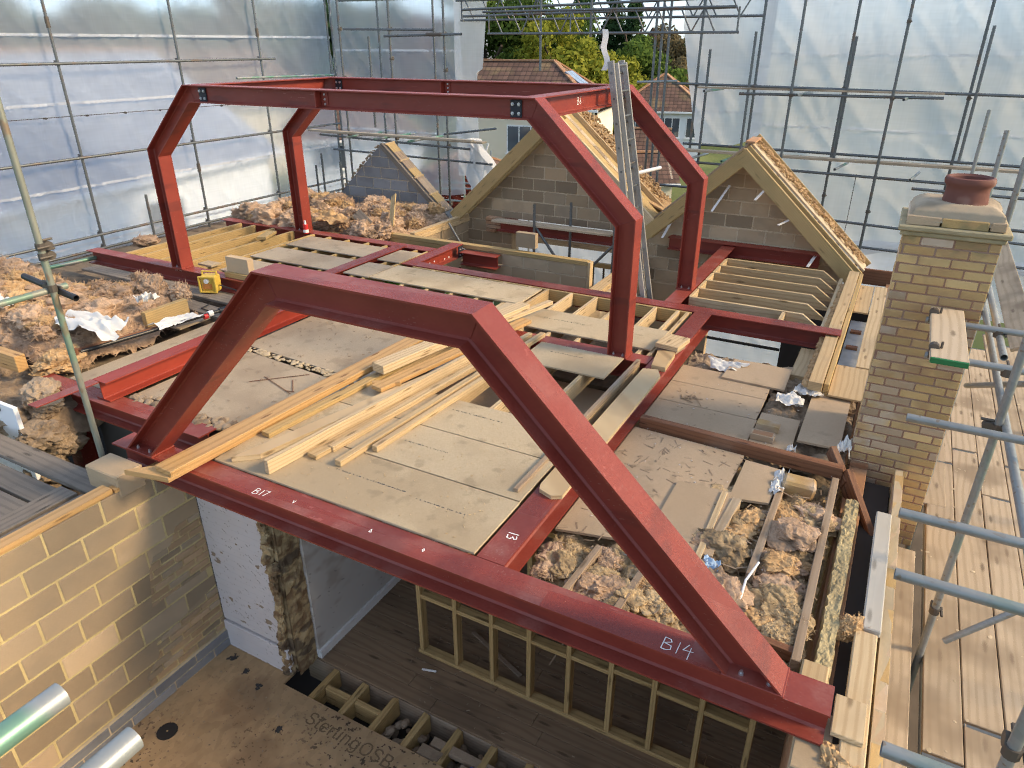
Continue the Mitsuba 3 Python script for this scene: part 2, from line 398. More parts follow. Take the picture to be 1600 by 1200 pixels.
def masonry(c_lo, c_hi, blotch, amt, grain=120.0, hs=0.9):
    def fn(p, n, uv):
        t, t2 = piece_tone(uv)
        f = noise(p.x * grain, p.y * grain, p.z * grain)
        f2 = noise(p.x * grain * 2.7, p.y * grain * 2.7, p.z * grain * 2.7)
        c = mix(c_lo, c_hi, dr.clip(t * hs + 0.25 * (f - 0.5) + 0.35 * (f2 - 0.5) + 0.1, 0, 1))
        b = fbm(p.x * 5 + t * 3, p.y * 5, p.z * 5, 4)
        c = mix(c, blotch, amt * smoothstep(0.45, 0.72, b))
        return c * (0.86 + 0.28 * t2)
    return proc(fn)
def rough_bump(k=90.0, h=0.0016):
    return (lambda p, n, uv: h * (fbm(p.x * k, p.y * k, p.z * k, 3)))
bsdf('m_block', bump(prin(masonry((0.26, 0.195, 0.125), (0.36, 0.28, 0.19), (0.23, 0.19, 0.14), 0.3), 0.95), rough_bump()))
bsdf('m_block_cool', bump(prin(masonry((0.40, 0.295, 0.185), (0.49, 0.375, 0.245), (0.34, 0.26, 0.17), 0.4), 0.95), rough_bump()))
bsdf('m_block_blue', bump(prin(masonry((0.17, 0.175, 0.185), (0.24, 0.245, 0.255), (0.15, 0.15, 0.16), 0.5), 0.95), rough_bump()))
bsdf('m_mortar_yellow', bump(prin(masonry((0.54, 0.43, 0.20), (0.62, 0.51, 0.26), (0.42, 0.34, 0.17), 0.5), 0.95), rough_bump(60, 0.003)))
bsdf('m_mortar', bump(prin(masonry((0.44, 0.36, 0.24), (0.52, 0.43, 0.30), (0.35, 0.28, 0.19), 0.5), 0.95), rough_bump(60, 0.003)))
bsdf('m_mortar_red', bump(prin(masonry((0.21, 0.11, 0.075), (0.28, 0.16, 0.11), (0.28, 0.22, 0.18), 0.5), 0.95), rough_bump(60, 0.003)))
def stained(base, col, sc, lo, hi, amt):
    inner = masonry(*base)
    f0 = mikit._FUNCTIONS[inner['fn']]
    def fn(p, n, uv):
        c = f0(p, n, uv)
        e = smoothstep(lo, hi, fbm(p.x * sc + 3, p.y * sc, p.z * sc, 4)) * smoothstep(0.75, 0.15, dr.abs(p.z - 0.05)) * smoothstep(0.55, 0.20, p.x)
        c = mix(c, (0.52, 0.47, 0.41), 0.55 * e)
        m = smoothstep(0.44, 0.62, fbm(p.x * 9, p.y * 9, p.z * 9 + 7, 4)) * smoothstep(1.42, 1.62, p.z)
        c = mix(c, (0.22, 0.19, 0.10), 0.6 * m)
        k = smoothstep(0.5, 0.7, fbm(p.x * 5 + 1, p.y * 5, p.z * 5 + 2, 4))
        return mix(c, (0.27, 0.17, 0.10), 0.35 * k)
    return proc(fn)
bsdf('m_brick_yellow', bump(prin(stained(((0.42, 0.275, 0.115), (0.58, 0.415, 0.195), (0.36, 0.21, 0.11), 0.5, 140, 1.0), None, 4.5, 0.40, 0.60, 1), 0.95), rough_bump(110, 0.002)))
bsdf('m_brick_pale', bump(prin(masonry((0.36, 0.255, 0.155), (0.47, 0.35, 0.23), (0.50, 0.42, 0.34), 0.6, 140, 1.0), 0.95), rough_bump(110, 0.002)))
bsdf('m_brick_tan', bump(prin(masonry((0.33, 0.22, 0.125), (0.43, 0.295, 0.175), (0.30, 0.23, 0.15), 0.5, 140, 1.0), 0.95), rough_bump(110, 0.002)))
bsdf('m_white_worn', prin(wood((0.43, 0.41, 0.365), (0.50, 0.48, 0.43), (0.40, 0.37, 0.32), 8, 0.5, (0.42, 0.38, 0.31)), 0.8))
bsdf('m_soil', prin(proc(lambda p, n, uv: mix((0.08, 0.06, 0.04), (0.17, 0.13, 0.09), fbm(p.x * 2, p.y * 2, 0, 4))), 0.95))
bsdf('m_brick_red', bump(prin(masonry((0.30, 0.15, 0.08), (0.40, 0.22, 0.12), (0.42, 0.33, 0.24), 0.5, 140, 1.0), 0.95), rough_bump(110, 0.002)))
bsdf('m_flaunch', bump(prin(masonry((0.38, 0.31, 0.22), (0.46, 0.38, 0.28), (0.27, 0.21, 0.14), 0.7), 0.95), rough_bump(40, 0.004)))
bsdf('m_corbel', bump(prin(masonry((0.34, 0.28, 0.17), (0.42, 0.36, 0.22), (0.24, 0.21, 0.12), 0.7), 0.95), rough_bump(60, 0.003)))
def f_paint(p, n, uv):
    c = mix((0.56, 0.55, 0.565), (0.63, 0.62, 0.635), fbm(p.x * 4, p.y * 4, p.z * 4, 3))
    chip = smoothstep(0.715, 0.74, fbm(p.x * 9 + 2, p.y * 9, p.z * 13, 4))
    c = mix(c, (0.24, 0.18, 0.12), 0.9 * chip)
    scr = smoothstep(0.86, 0.9, noise(p.x * 30, p.y * 30, p.z * 60 + p.x * 45))
    c = mix(c, (0.20, 0.18, 0.17), 0.7 * scr)
    br = dr.abs(dr.sin(p.z * 3.14159 / 0.071))
    return c * (0.93 + 0.07 * smoothstep(0.0, 0.25, br))
def b_paint(p, n, uv):
    return 0.004 * smoothstep(0.0, 0.3, dr.abs(dr.sin(p.z * 3.14159 / 0.071))) + 0.002 * fbm(p.x * 30, p.y * 30, p.z * 30, 3)
bsdf('m_paint', bump(prin(proc(f_paint), 0.7), b_paint))
def f_plaster(p, n, uv):
    c = mix((0.50, 0.475, 0.44), (0.60, 0.575, 0.54), fbm(p.x * 2.4, p.y * 2.4, p.z * 2.4, 4))
    c = mix(c, (0.36, 0.30, 0.25), 0.6 * smoothstep(0.55, 0.75, fbm(p.x * 3 + 7, p.y * 3, p.z * 5, 4)))
    scr = smoothstep(0.84, 0.9, noise(p.x * 8, p.y * 26 + p.z * 20, p.z * 26))
    return mix(c, (0.25, 0.22, 0.20), 0.5 * scr)
bsdf('m_plaster', prin(proc(f_plaster), 0.85))
def f_raw(p, n, uv):
    a = fbm(p.x * 12, p.y * 12, p.z * 12, 4)
    c = mix((0.20, 0.13, 0.07), (0.42, 0.32, 0.18), smoothstep(0.35, 0.62, a))
    return mix(c, (0.09, 0.065, 0.045), 0.8 * smoothstep(0.56, 0.68, fbm(p.x * 7 + 3, p.y * 7, p.z * 9, 3)))
bsdf('m_raw', bump(prin(proc(f_raw), 0.95), lambda p, n, uv: 0.02 * fbm(p.x * 18, p.y * 18, p.z * 18, 4)))
bsdf('m_dark', prin((0.045, 0.042, 0.04), 0.9))  # near-black for dark fittings and soot, also painted shade in the voids
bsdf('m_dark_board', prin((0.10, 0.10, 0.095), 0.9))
bsdf('m_rubble', bump(prin(masonry((0.22, 0.16, 0.105), (0.36, 0.28, 0.20), (0.13, 0.09, 0.06), 0.7), 0.95), rough_bump(50, 0.005)))

def f_galv_shaded(p, n, uv):
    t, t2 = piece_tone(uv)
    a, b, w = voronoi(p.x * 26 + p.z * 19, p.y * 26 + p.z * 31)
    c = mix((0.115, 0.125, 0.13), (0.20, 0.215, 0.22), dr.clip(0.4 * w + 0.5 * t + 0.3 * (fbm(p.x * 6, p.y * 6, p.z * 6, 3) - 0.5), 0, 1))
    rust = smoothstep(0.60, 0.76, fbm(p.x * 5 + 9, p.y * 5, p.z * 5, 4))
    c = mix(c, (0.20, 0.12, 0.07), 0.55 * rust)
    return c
def f_galv_lit(p, n, uv):
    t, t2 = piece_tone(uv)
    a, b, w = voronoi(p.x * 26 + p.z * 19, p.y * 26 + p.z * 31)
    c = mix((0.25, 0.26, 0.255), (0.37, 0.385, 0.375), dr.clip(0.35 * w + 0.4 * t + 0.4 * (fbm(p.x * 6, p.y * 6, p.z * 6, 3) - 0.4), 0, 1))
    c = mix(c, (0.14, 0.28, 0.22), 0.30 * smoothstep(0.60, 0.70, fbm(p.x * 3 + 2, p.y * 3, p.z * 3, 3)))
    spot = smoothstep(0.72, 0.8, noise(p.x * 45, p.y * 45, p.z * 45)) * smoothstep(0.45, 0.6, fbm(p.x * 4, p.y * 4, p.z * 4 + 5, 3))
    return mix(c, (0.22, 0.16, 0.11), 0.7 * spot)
bsdf('m_galv_lit', prin(proc(f_galv_lit), 0.45, metallic=0.45, specular=0.5))  # lighter copy of the tube grey, front light put into the colour
bsdf('m_galv_shaded', prin(proc(f_galv_shaded), 0.42, metallic=0.55, specular=0.5))  # darkened tube grey, backlit shade put into the colour
def f_galv_green(p, n, uv):
    t, t2 = piece_tone(uv)
    c = mix((0.30, 0.315, 0.31), (0.44, 0.455, 0.44), fbm(p.x * 20, p.y * 20, p.z * 20, 3))
    g = smoothstep(0.50, 0.60, fbm(p.x * 4 + 1, p.y * 4, p.z * 6, 3))
    return mix(c, (0.10, 0.34, 0.20), 0.65 * g)
bsdf('m_galv_green', prin(proc(f_galv_green), 0.4, metallic=0.45))
def f_pole_paint(p, n, uv):
    c = mix((0.21, 0.22, 0.18), (0.33, 0.34, 0.28), fbm(p.x * 9, p.y * 9, p.z * 5, 3))
    c = mix(c, (0.12, 0.30, 0.20), 0.45 * smoothstep(0.58, 0.66, fbm(p.x * 6, p.y * 6, p.z * 2.2 + 3, 3)))
    return mix(c, (0.26, 0.15, 0.08), 0.6 * smoothstep(0.62, 0.7, fbm(p.x * 11, p.y * 11, p.z * 5 + 8, 3)))
bsdf('m_pole_green', prin(proc(f_pole_paint), 0.5, metallic=0.3))
bsdf('m_coupler', prin((0.13, 0.11, 0.09), 0.6, metallic=0.5))
bsdf('m_alu', prin(masonry((0.30, 0.29, 0.275), (0.40, 0.39, 0.37), (0.50, 0.48, 0.44), 0.5), 0.5, metallic=0.4))

# reinforced translucent sheeting: milky film, doubled (denser) along the welded bands
def sheet_mat(key, clear, col, rough=0.24):
    def fn(p, n, uv):
        w = 0.5 * noise(p.x * 45 + p.y * 45, p.z * 3.0, 2) + 0.5 * noise(p.x * 4 + p.y * 4, p.z * 45, 7)
        d = fbm(p.x * 0.9 + p.y * 0.9, p.z * 0.9, 3, 4)
        return mi.Color3f(col) * (0.93 + 0.09 * w) * (0.90 + 0.16 * d)
    scene[key] = {'type': 'principledthin', 'base_color': proc(fn), 'roughness': rough, 'spec_trans': clear, 'diff_trans': 1.05, 'eta': 1.25}
sheet_mat('m_sheet', 0.68, (0.84, 0.91, 1.0), 0.15)
sheet_mat('m_sheet_milky', 0.26, (0.88, 0.90, 0.92))
sheet_mat('m_sheet_dense', 0.40, (0.90, 0.91, 0.92))
sheet_mat('m_sheet_white', 0.02, (0.86, 0.87, 0.88))

def wool(lo, hi, dk):
    def fn(p, n, uv):
        t, t2 = piece_tone(uv)
        f = fbm(p.x * 30 + 4 * noise(p.x * 5, p.y * 5, p.z * 5), p.y * 30, p.z * 60, 3)
        st = noise(p.x * 130 + 9 * f, p.y * 28 + 6 * f, p.z * 90)
        g = fbm(p.x * 3.1, p.y * 3.1, p.z * 3.1, 3)
        c = mix(lo, hi, dr.clip(0.55 * f + 0.40 * st + 0.5 * (t - 0.5) + 0.7 * (g - 0.5), 0, 1))
        return mix(c, dk, 0.75 * smoothstep(0.47, 0.72, fbm(p.x * 6 + 4, p.y * 6, p.z * 6, 4)))
    return proc(fn)
wb = lambda p, n, uv: 0.020 * fbm(p.x * 42, p.y * 42, p.z * 70, 3)
bsdf('m_wool_pink', bump(prin(wool((0.36, 0.235, 0.15), (0.64, 0.47, 0.33), (0.20, 0.14, 0.095)), 1.0), wb))
bsdf('m_wool_orange', bump(prin(wool((0.42, 0.265, 0.13), (0.62, 0.43, 0.23), (0.26, 0.16, 0.085)), 1.0), wb))
bsdf('m_wool_yellow', bump(prin(wool((0.30, 0.21, 0.11), (0.62, 0.47, 0.28), (0.10, 0.07, 0.045)), 1.0), wb))
bsdf('m_rockwool', bump(prin(wool((0.38, 0.31, 0.17), (0.50, 0.42, 0.25), (0.28, 0.225, 0.13)), 1.0), wb))
bsdf('m_shade_wool', bump(prin(wool((0.10, 0.08, 0.06), (0.22, 0.17, 0.12), (0.04, 0.03, 0.025)), 1.0), wb))  # dark tone, shade under the decks painted onto the ceilings
bsdf('m_foil', prin((0.62, 0.64, 0.66), 0.5))
bsdf('m_paper', prin(proc(lambda p, n, uv: mix((0.58, 0.58, 0.56), (0.72, 0.72, 0.70), fbm(p.x * 6, p.y * 6, p.z * 6, 3))), 0.7))
bsdf('m_blue_cloth', prin((0.34, 0.48, 0.66), 0.8))
bsdf('m_lead', prin(proc(lambda p, n, uv: mix((0.20, 0.23, 0.26), (0.40, 0.43, 0.46), fbm(p.x * 8, p.y * 8, p.z * 8, 3))), 0.6))
bsdf('m_black', prin((0.022, 0.022, 0.024), 0.4))
bsdf('m_yellow', prin(proc(lambda p, n, uv: mix((0.62, 0.42, 0.06), (0.70, 0.50, 0.10), fbm(p.x * 20, p.y * 20, p.z * 20, 3))), 0.5))
bsdf('m_orange', prin((0.60, 0.24, 0.06), 0.6))
bsdf('m_white', prin((0.78, 0.78, 0.77), 0.5))
bsdf('m_red', prin((0.55, 0.03, 0.03), 0.4))
bsdf('m_green', prin((0.02, 0.16, 0.05), 0.5))
bsdf('m_blue', prin((0.03, 0.08, 0.45), 0.5))
bsdf('m_terracotta', prin(proc(lambda p, n, uv: mix(mix((0.12, 0.042, 0.032), (0.19, 0.072, 0.052), fbm(p.x * 9, p.y * 9, p.z * 14, 3)), (0.46, 0.30, 0.24), 0.5 * smoothstep(0.52, 0.7, fbm(p.x * 6 + 3, p.y * 6, p.z * 5, 3)))), 0.7))
def f_tile(p, n, uv):
    k = cell_rand(uv.x / 0.3, uv.y / 0.36)
    c = mix((0.10, 0.058, 0.042), (0.165, 0.095, 0.07), k)
    c = mix(c, (0.28, 0.22, 0.10), 0.4 * smoothstep(0.5, 0.7, fbm(p.x, p.y, p.z, 3)))
    fr = uv.y / 0.36 - dr.floor(uv.y / 0.36)
    fx = uv.x / 0.3 - dr.floor(uv.x / 0.3)
    return c * (0.30 + 0.70 * smoothstep(0.0, 0.35, fr)) * (0.6 + 0.4 * smoothstep(0.0, 0.4, fx))
bsdf('m_tile', prin(proc(f_tile), 0.8))
bsdf('m_render', prin(proc(lambda p, n, uv: mix((0.70, 0.62, 0.47), (0.76, 0.68, 0.53), fbm(p.x, p.y, p.z, 3))), 0.9))
bsdf('m_render_white', prin((0.76, 0.78, 0.80), 0.9))
bsdf('m_glass', prin((0.06, 0.08, 0.10), 0.08, specular=0.8))
bsdf('m_solar', prin((0.16, 0.19, 0.24), 0.12, specular=0.9))
bsdf('m_roof_shade_blue', prin(proc(lambda p, n, uv: mix((0.15, 0.175, 0.23), (0.22, 0.25, 0.31), cell_rand(uv.x / 0.3, uv.y / 0.22))), 0.7))  # roof blue is shade put into the tile colour
bsdf('m_brick_far', prin(proc(lambda p, n, uv: mix((0.12, 0.035, 0.03), (0.19, 0.06, 0.045), noise(p.x * 9, p.y * 9, p.z * 14))), 0.9))
bsdf('m_grass', prin(proc(lambda p, n, uv: mix((0.05, 0.085, 0.02), (0.12, 0.13, 0.045), fbm(p.x * 0.35, p.y * 0.35, 0, 4))), 0.95))
bsdf('m_bark', prin((0.08, 0.06, 0.045), 0.95))
def leaf(key, lo, hi):
    scene[key] = {'type': 'principledthin', 'base_color': proc(lambda p, n, uv: mix(lo, hi, dr.clip(cell_rand(dr.floor(uv.y / 10), 5) * 0.7 + 0.6 * (fbm(p.x * 0.5, p.y * 0.5, p.z * 0.5, 3) - 0.3), 0, 1))), 'roughness': 0.6, 'diff_trans': 0.7}
leaf('m_leaf', (0.081, 0.135, 0.034), (0.176, 0.257, 0.061))
leaf('m_leaf_yellow', (0.203, 0.243, 0.034), (0.405, 0.392, 0.068))
leaf('m_leaf_dark', (0.034, 0.068, 0.03), (0.068, 0.128, 0.049))
leaf('m_leaf_brown', (0.149, 0.121, 0.068), (0.27, 0.223, 0.121))
leaf('m_leaf_red', (0.081, 0.024, 0.019), (0.189, 0.041, 0.03))
# ------------------------------------------------------------------ masonry
def taper(m, x0, x1, y0, y1, w, drop):
    v = np.array(m[0]); e = np.minimum.reduce([v[:, 0] - x0, x1 - v[:, 0], v[:, 1] - y0, y1 - v[:, 1]])
    v[:, 2] -= drop * (1 - np.clip(e / w, 0, 1)) ** 2
    return (v,) + tuple(m[1:])
def wall(parent, poly, base, udir, nrm, zc, course, blk, gap, depth, mats, mortar, name='block', z0=None, seed=1, jit=0.004, vary=0.0, tag=None, mortar_poly=None):
    """Individual blocks, clipped to the polygon poly (u, z), proud of a recessed mortar core."""
    from shapely.geometry import Polygon, box as sbox
    r = random.Random(seed)
    P = poly if hasattr(poly, 'area') else Polygon(poly)
    base, udir, nrm = (np.asarray(q, float) for q in (base, udir, nrm))
    u0, za, u1, zb = P.bounds
    z0 = zc if z0 is None else z0
    def world(a):
        return base + a[:, :1] * udir + a[:, 1:2] * nrm + a[:, 2:] * np.array([0, 0, 1.0])
    def prism(Q, d0, d1):
        v, f, uv = poly_prism(np.array(Q.exterior.coords)[:-1], (d0, d1), 'y')
        w = world(v)
        if np.linalg.det(np.array([udir, nrm, [0, 0, 1]])) < 0: f = f[:, ::-1]
        return w, f, uv
    k = int(math.floor((za - z0) / course))
    while z0 + k * course < zb:
        a, b = z0 + k * course + gap / 2, z0 + (k + 1) * course - gap / 2
        off = (k % 2) * blk / 2 + r.uniform(-vary, vary)
        j = int(math.floor((u0 - off) / blk)) - 1
        while off + j * blk < u1:
            rect = sbox(off + j * blk + gap / 2, a, off + (j + 1) * blk - gap / 2, b)
            Q = rect.intersection(P)
            for Q in getattr(Q, 'geoms', [Q]):
                if Q.geom_type != 'Polygon' or Q.area < 0.12 * rect.area * 0.5: continue
                pr = r.uniform(0, jit)
                m = mats[r.randrange(len(mats))]
                if abs(Q.area - Q.envelope.area) < 1e-6:
                    x0, y0, x1, y1 = Q.bounds
                    v, f, uv = bbox((x1 - x0) / 2, depth / 2, (y1 - y0) / 2, 0.004, 0.0015)
                    v = v + [(x0 + x1) / 2, pr - depth / 2, (y0 + y1) / 2]
                    w = world(v)
                    if np.linalg.det(np.array([udir, nrm, [0, 0, 1]])) < 0: f = f[:, ::-1]
                    part(parent, name, (w, f, uv), m)
                else:
                    part(parent, name, prism(Q.buffer(0), pr - depth, pr), m)
            j += 1
        k += 1
    M = P if mortar_poly is None else mortar_poly
    for Q in getattr(M, 'geoms', [M]):
        part(parent, 'mortar', prism(Q.buffer(0), -depth + 0.002, -0.003), mortar)

X, Y, Z = np.eye(3)

# ------------------------------------------------------------------ steel frame
def steel(label, p0, p1, mat='m_steel', bolts=(), name='steel_beam', group=None, **k):
    t = thing(name, label, 'steel beam', group)
    part(t, 'girder', ibeam(p0, p1, **k), mat)
    for b in bolts: part(t, 'bolt', hexbolt(*b), 'm_bolt', 30)
    return t
def chalk(parent, text, o, xdir, nrm, h, mat='m_chalk', label=None, bold=False, wob=True):
    m = meshkit.text_mesh(text, h, 0.0012, bold)
    v = np.array(m.vertices)
    xd = np.asarray(xdir, float); xd /= np.linalg.norm(xd); n = np.asarray(nrm, float); yd = np.cross(n, xd)
    w = np.asarray(o, float) + v[:, :1] * xd + v[:, 1:2] * yd + (v[:, 2:] + 0.0006) * n
    part(parent, 'chalk_mark' if mat == 'm_chalk' else 'print', trimesh.Trimesh(w, m.faces, process=False), mat, label=label or f'white chalk writing {text}')

GLYPH = {'B': [[(0, 0), (0.05, 1)], [(0.05, 1), (0.42, 0.95), (0.5, 0.75), (0.1, 0.53), (0.55, 0.42), (0.58, 0.12), (0.3, -0.02), (0, 0)]], '1': [[(0.15, 0.95), (0.10, 0.0)]], '4': [[(0.28, 1.0), (0.0, 0.45), (0.62, 0.5)], [(0.45, 0.8), (0.40, -0.2)]],
         '7': [[(0.0, 0.95), (0.5, 0.98), (0.2, 0.0)]], '3': [[(0.0, 0.9), (0.35, 1.0), (0.45, 0.78), (0.15, 0.55), (0.5, 0.4), (0.4, 0.05), (0.0, 0.0)]], '6': [[(0.4, 1.0), (0.1, 0.6), (0.02, 0.2), (0.25, 0.0), (0.48, 0.2), (0.35, 0.45), (0.06, 0.35)]],
         'v': [[(0, 1), (0.3, 0), (0.6, 1)]], 'A': [[(0, 0), (0.3, 1), (0.6, 0), (0, 0.0)]], 'o': [[(0.3, 0), (0.05, 0.5), (0.3, 1), (0.55, 0.5), (0.3, 0)]]}
def scrawl(parent, text, o, xdir, nrm, h, wd=0.09, label=None, mat='m_chalk'):
    """chalk handwriting as thin flat strokes lying on a face"""
    xd = np.asarray(xdir, float); xd /= np.linalg.norm(xd); n = np.asarray(nrm, float); yd = np.cross(n, xd); o = np.asarray(o, float)
    ms, px_ = [], 0.0
    for c in text:
        for st in GLYPH[c]:
            pts = [o + xd * (px_ + x) * h + yd * y * h + n * 0.0008 for x, y in st]
            for a, b in zip(pts[:-1], pts[1:]):
                d = (b - a) / np.linalg.norm(b - a)
                ms.append(bar(a - d * wd * h * 0.4, b + d * wd * h * 0.4, wd * h * rng.uniform(0.7, 1.15), 0.0008, side=np.cross(n, d), b=0.0002))
        px_ += max(p[0] for st in GLYPH[c] for p in st) + 0.28
    part(parent, 'chalk_mark', join(ms), mat, label=label or f'white chalk writing {text}')

fb = steel('long red steel beam along the front edge, marked B14 in chalk, carrying the nearest portal', (-5.17, 2.885, 0), (0.226, 2.885, 0), d=0.215,
           bolts=[((x, 2.874, -0.075), (0, -1, 0)) for x in (-3.33, -3.25, -2.30, -2.22)])
scrawl(fb, 'B14', (-0.62, 2.815, 0.0), (1, 0.03, 0), Z, 0.085, 0.075)
scrawl(fb, 'B17', (-3.64, 2.815, 0.0), (1, 0.1, 0), Z, 0.065)
for x, s in ((-3.3, 'v'), (-2.62, 'A'), (-2.2, 'o')): scrawl(fb, s, (x, 2.86, 0.0), (1, 0.2, 0), Z, 0.03, 0.2, label='small chalk tick')
for x in (-2.14, -2.05): scrawl(fb, 'v', (x, 2.879, -0.06), (1, 0, 0), -Y, 0.02, 0.25, label='small chalk tick')
scrawl(fb, 'B11', (-1.22, 2.879, -0.06), (1, 0, 0), -Y, 0.03)

def portal(label, pts, y, feet=True, name='portal_frame'):
    """Cranked frame: outer line pts (x, z) with mitred corners; every straight length is a part."""
    t = thing(name, label, 'steel frame', 'cranked red steel portal frames' if False else None)
    P = np.array(pts, float); d = np.diff(P, axis=0); d /= np.linalg.norm(d, axis=1)[:, None]
    n = np.stack([-d[:, 1], d[:, 0]], 1)
    ms = [n[0]] + [(n[i] + n[i + 1]) / (1 + n[i] @ n[i + 1]) for i in range(len(n) - 1)] + [n[-1]]
    if feet:                                               # feet are cut level
        for i, k in ((0, 0), (-1, -1)):
            dd = d[k]; ms[i] = n[k] + dd * (-n[k][1] / dd[1])
    nm = {3: ['rafter', 'top_beam', 'rafter'], 5: ['post', 'rafter', 'top_beam', 'rafter', 'post']}[len(d)]
    for i in range(len(d)):
        a, b = P[i], P[i + 1]
        e = lambda q: (q[0], y, q[1])
        part(t, nm[i], ibeam(e(a), e(b), (n[i][0], 0, n[i][1]), (ms[i][0], 0, ms[i][1]), (ms[i + 1][0], 0, ms[i + 1][1])), 'm_steel')
    for i in range(1, len(P) - 1):                          # weld bead round each crank
        q = P[i]; m = ms[i]
        for sy in (-1, 1):
            part(t, 'weld', tube((q[0] - m[0] * 0.014, y + sy * 0.0055, q[1] - m[1] * 0.014), (q[0] - m[0] * 0.186, y + sy * 0.0055, q[1] - m[1] * 0.186), 0.004, 6, False), 'm_steel', 40)
    for i, sgn in ((0, 1), (-1, -1)):                      # base plates and bolts
        q = P[i]; w = abs(ms[i][0]) * 0.2
        x0, x1 = (q[0] - 0.01, q[0] + w + 0.01) if sgn > 0 else (q[0] - w - 0.01, q[0] + 0.01)
        part(t, 'base_plate', box(x0, x1, y - 0.105, y + 0.105, 0.001, 0.015), 'm_steel')
        for fx in (0.3, 0.75):
            part(t, 'bolt', hexbolt((x0 + (x1 - x0) * fx, y - 0.06, 0.02), (0, 0, 1)), 'm_bolt', 30)
    return t

portal('nearest cranked red steel portal, two raking legs and a flat top above the timber pile', [(-4.97, 0.015), (-3.24, 1.70), (-1.73, 1.70), (0.0, 0.015)], 2.885)
pa = portal('red steel portal of five lengths on the deck, nearer of the tall pair', [(-8.95, 0.015), (-8.95, 1.63), (-8.03, 2.44), (-3.18, 2.44), (-2.11, 1.41), (-2.11, 0.015)], 6.43)
pb = portal('red steel portal of five lengths at the back, farther of the tall pair', [(-8.98, 0.015), (-8.98, 1.63), (-8.05, 2.44), (-3.18, 2.44), (-2.12, 1.41), (-2.12, 0.015)], 8.92)
for t, y in ((pa, 6.43), (pb, 8.92)):
    for cx in (-3.42, -7.78):
        part(t, 'end_plate', box(cx - 0.062, cx + 0.062, y - 0.022, y - 0.0055, 2.252, 2.410), 'm_plate_dark')
        for dx in (-0.035, 0.035):
            for dz in (-0.042, 0.042): part(t, 'bolt', hexbolt((cx + dx, y - 0.024, 2.33 + dz), (0, -1, 0), 0.018, 0.012), 'm_bolt', 30)
    part(t, 'splice_plate', box(-5.90, -5.885, y - 0.1, y - 0.005, 2.255, 2.425), 'm_steel')
    part(t, 'splice_plate', box(-5.87, -5.78, y - 0.016, y - 0.0055, 2.265, 2.415), 'm_steel')
    for dz in (-0.05, 0, 0.05): part(t, 'bolt', hexbolt((-5.82, y - 0.018, 2.34 + dz), (0, -1, 0), 0.013, 0.01), 'm_bolt', 30)
tl = steel('red steel tie between the two tall portals over their left corners', (-7.99, 6.535, 2.438), (-7.99, 8.815, 2.438), name='steel_tie')
tr = steel('red steel tie marked B6 between the two tall portals behind the ladder', (-3.28, 6.535, 2.438), (-3.28, 8.815, 2.438), name='steel_tie')
scrawl(tr, 'B6', (-3.2745, 7.55, 2.30), (0, 1, 0), X, 0.075)

steel('red steel beam at deck level under the feet of the nearer tall portal', (-10.95, 6.43, 0), (-1.88, 6.43, 0), bolts=[((-8.98 + dx, 6.42, -0.05), (0, -1, 0)) for dx in (0.0, 0.09)])
steel('red steel beam at deck level under the left foot of the farther tall portal', (-10.80, 8.92, 0), (-6.22, 8.92, 0))
steel('red steel beam running along the far side of the central joists to its cut end by the eaves', (-5.995, 8.175, 0), (-0.25, 8.175, 0))
t = steel('short bright red steel cross beam with bolt holes beside the opening at the back', (-6.10, 8.075, 0), (-6.10, 9.45, 0), 'm_steel')
for yy in (8.5, 8.62, 8.9, 9.02): part(t, 'bolt_hole', cyl((-5.995, yy, -0.08 - 0.03 * (yy > 8.7)), X, 0.012, 0.006, 10), 'm_chalk')
part(t, 'end_plate', box(-6.0, -5.985, 9.3, 9.43, -0.19, -0.02), 'm_plate_dark')
for yy, zz in ((9.33, -0.06), (9.4, -0.06), (9.33, -0.15), (9.4, -0.15)): part(t, 'bolt', hexbolt((-5.983, yy, zz), X), 'm_bolt', 30)
steel('stub of red steel beam let into the grey block upstand', (-5.98, 9.40, -0.10), (-5.33, 9.40, -0.10))
b13 = steel('red steel beam marked B13 running away from the front beam along the right floor', (-1.77, 2.99, 0), (-1.77, 8.07, 0))
scrawl(b13, '13', (-1.80, 3.30, 0.0), (0.1, -1, 0), Z, 0.07, 0.11, label='white chalk figures 13 seen sideways')
steel('red steel beam under the right foot of the farther tall portal, running to the right gable', (-2.21, 8.28, 0), (-2.21, 11.45, 0))
steel('dark red steel lintel across the right gable wall', (-3.20, 11.42, 0.03), (-0.86, 11.42, 0.03))
steel('dark red steel lintel over the window opening of the middle gable', (-6.45, 11.42, -0.04), (-3.95, 11.42, -0.04))
b1 = steel('red steel beam marked B1, sunlight painted in as orange, lying left of the nearest portal', (-6.345, 3.46, 0), (-6.345, 6.32, 0), 'm_steel_sunlit')
part(b1, 'coped_flange', box(-6.455, -6.33, 2.86, 3.456, -0.0125, -0.0005), 'm_steel')
chalk(b1, 'B1', (-6.337, 5.28, -0.035), (0, -1, 0.0), X, 0.07, label='white chalk B1 seen upside down') if False else None
scrawl(b1, 'B1', (-6.339, 5.36, -0.06), (0, -1, 0), X, 0.075, 0.11, 'white chalk B1 upside down') if False else scrawl(b1, 'B1', (-6.339, 5.40, -0.055), (0, -1, 0.0), X, 0.085, 0.12, 'white chalk B1 upside down')
steel('red steel strip beam crossing the chipboard strips between the two tall portals', (-6.74, 6.54, 0.035), (-6.74, 8.81, 0.035))
lx = steel('red steel beam carrying the end of beam B1 over the dark opening', (-7.42, 3.50, -0.205), (-4.95, 3.50, -0.205))
lp = thing('steel_post', 'dark red steel post standing under the left end of the carrying beam', 'steel post')
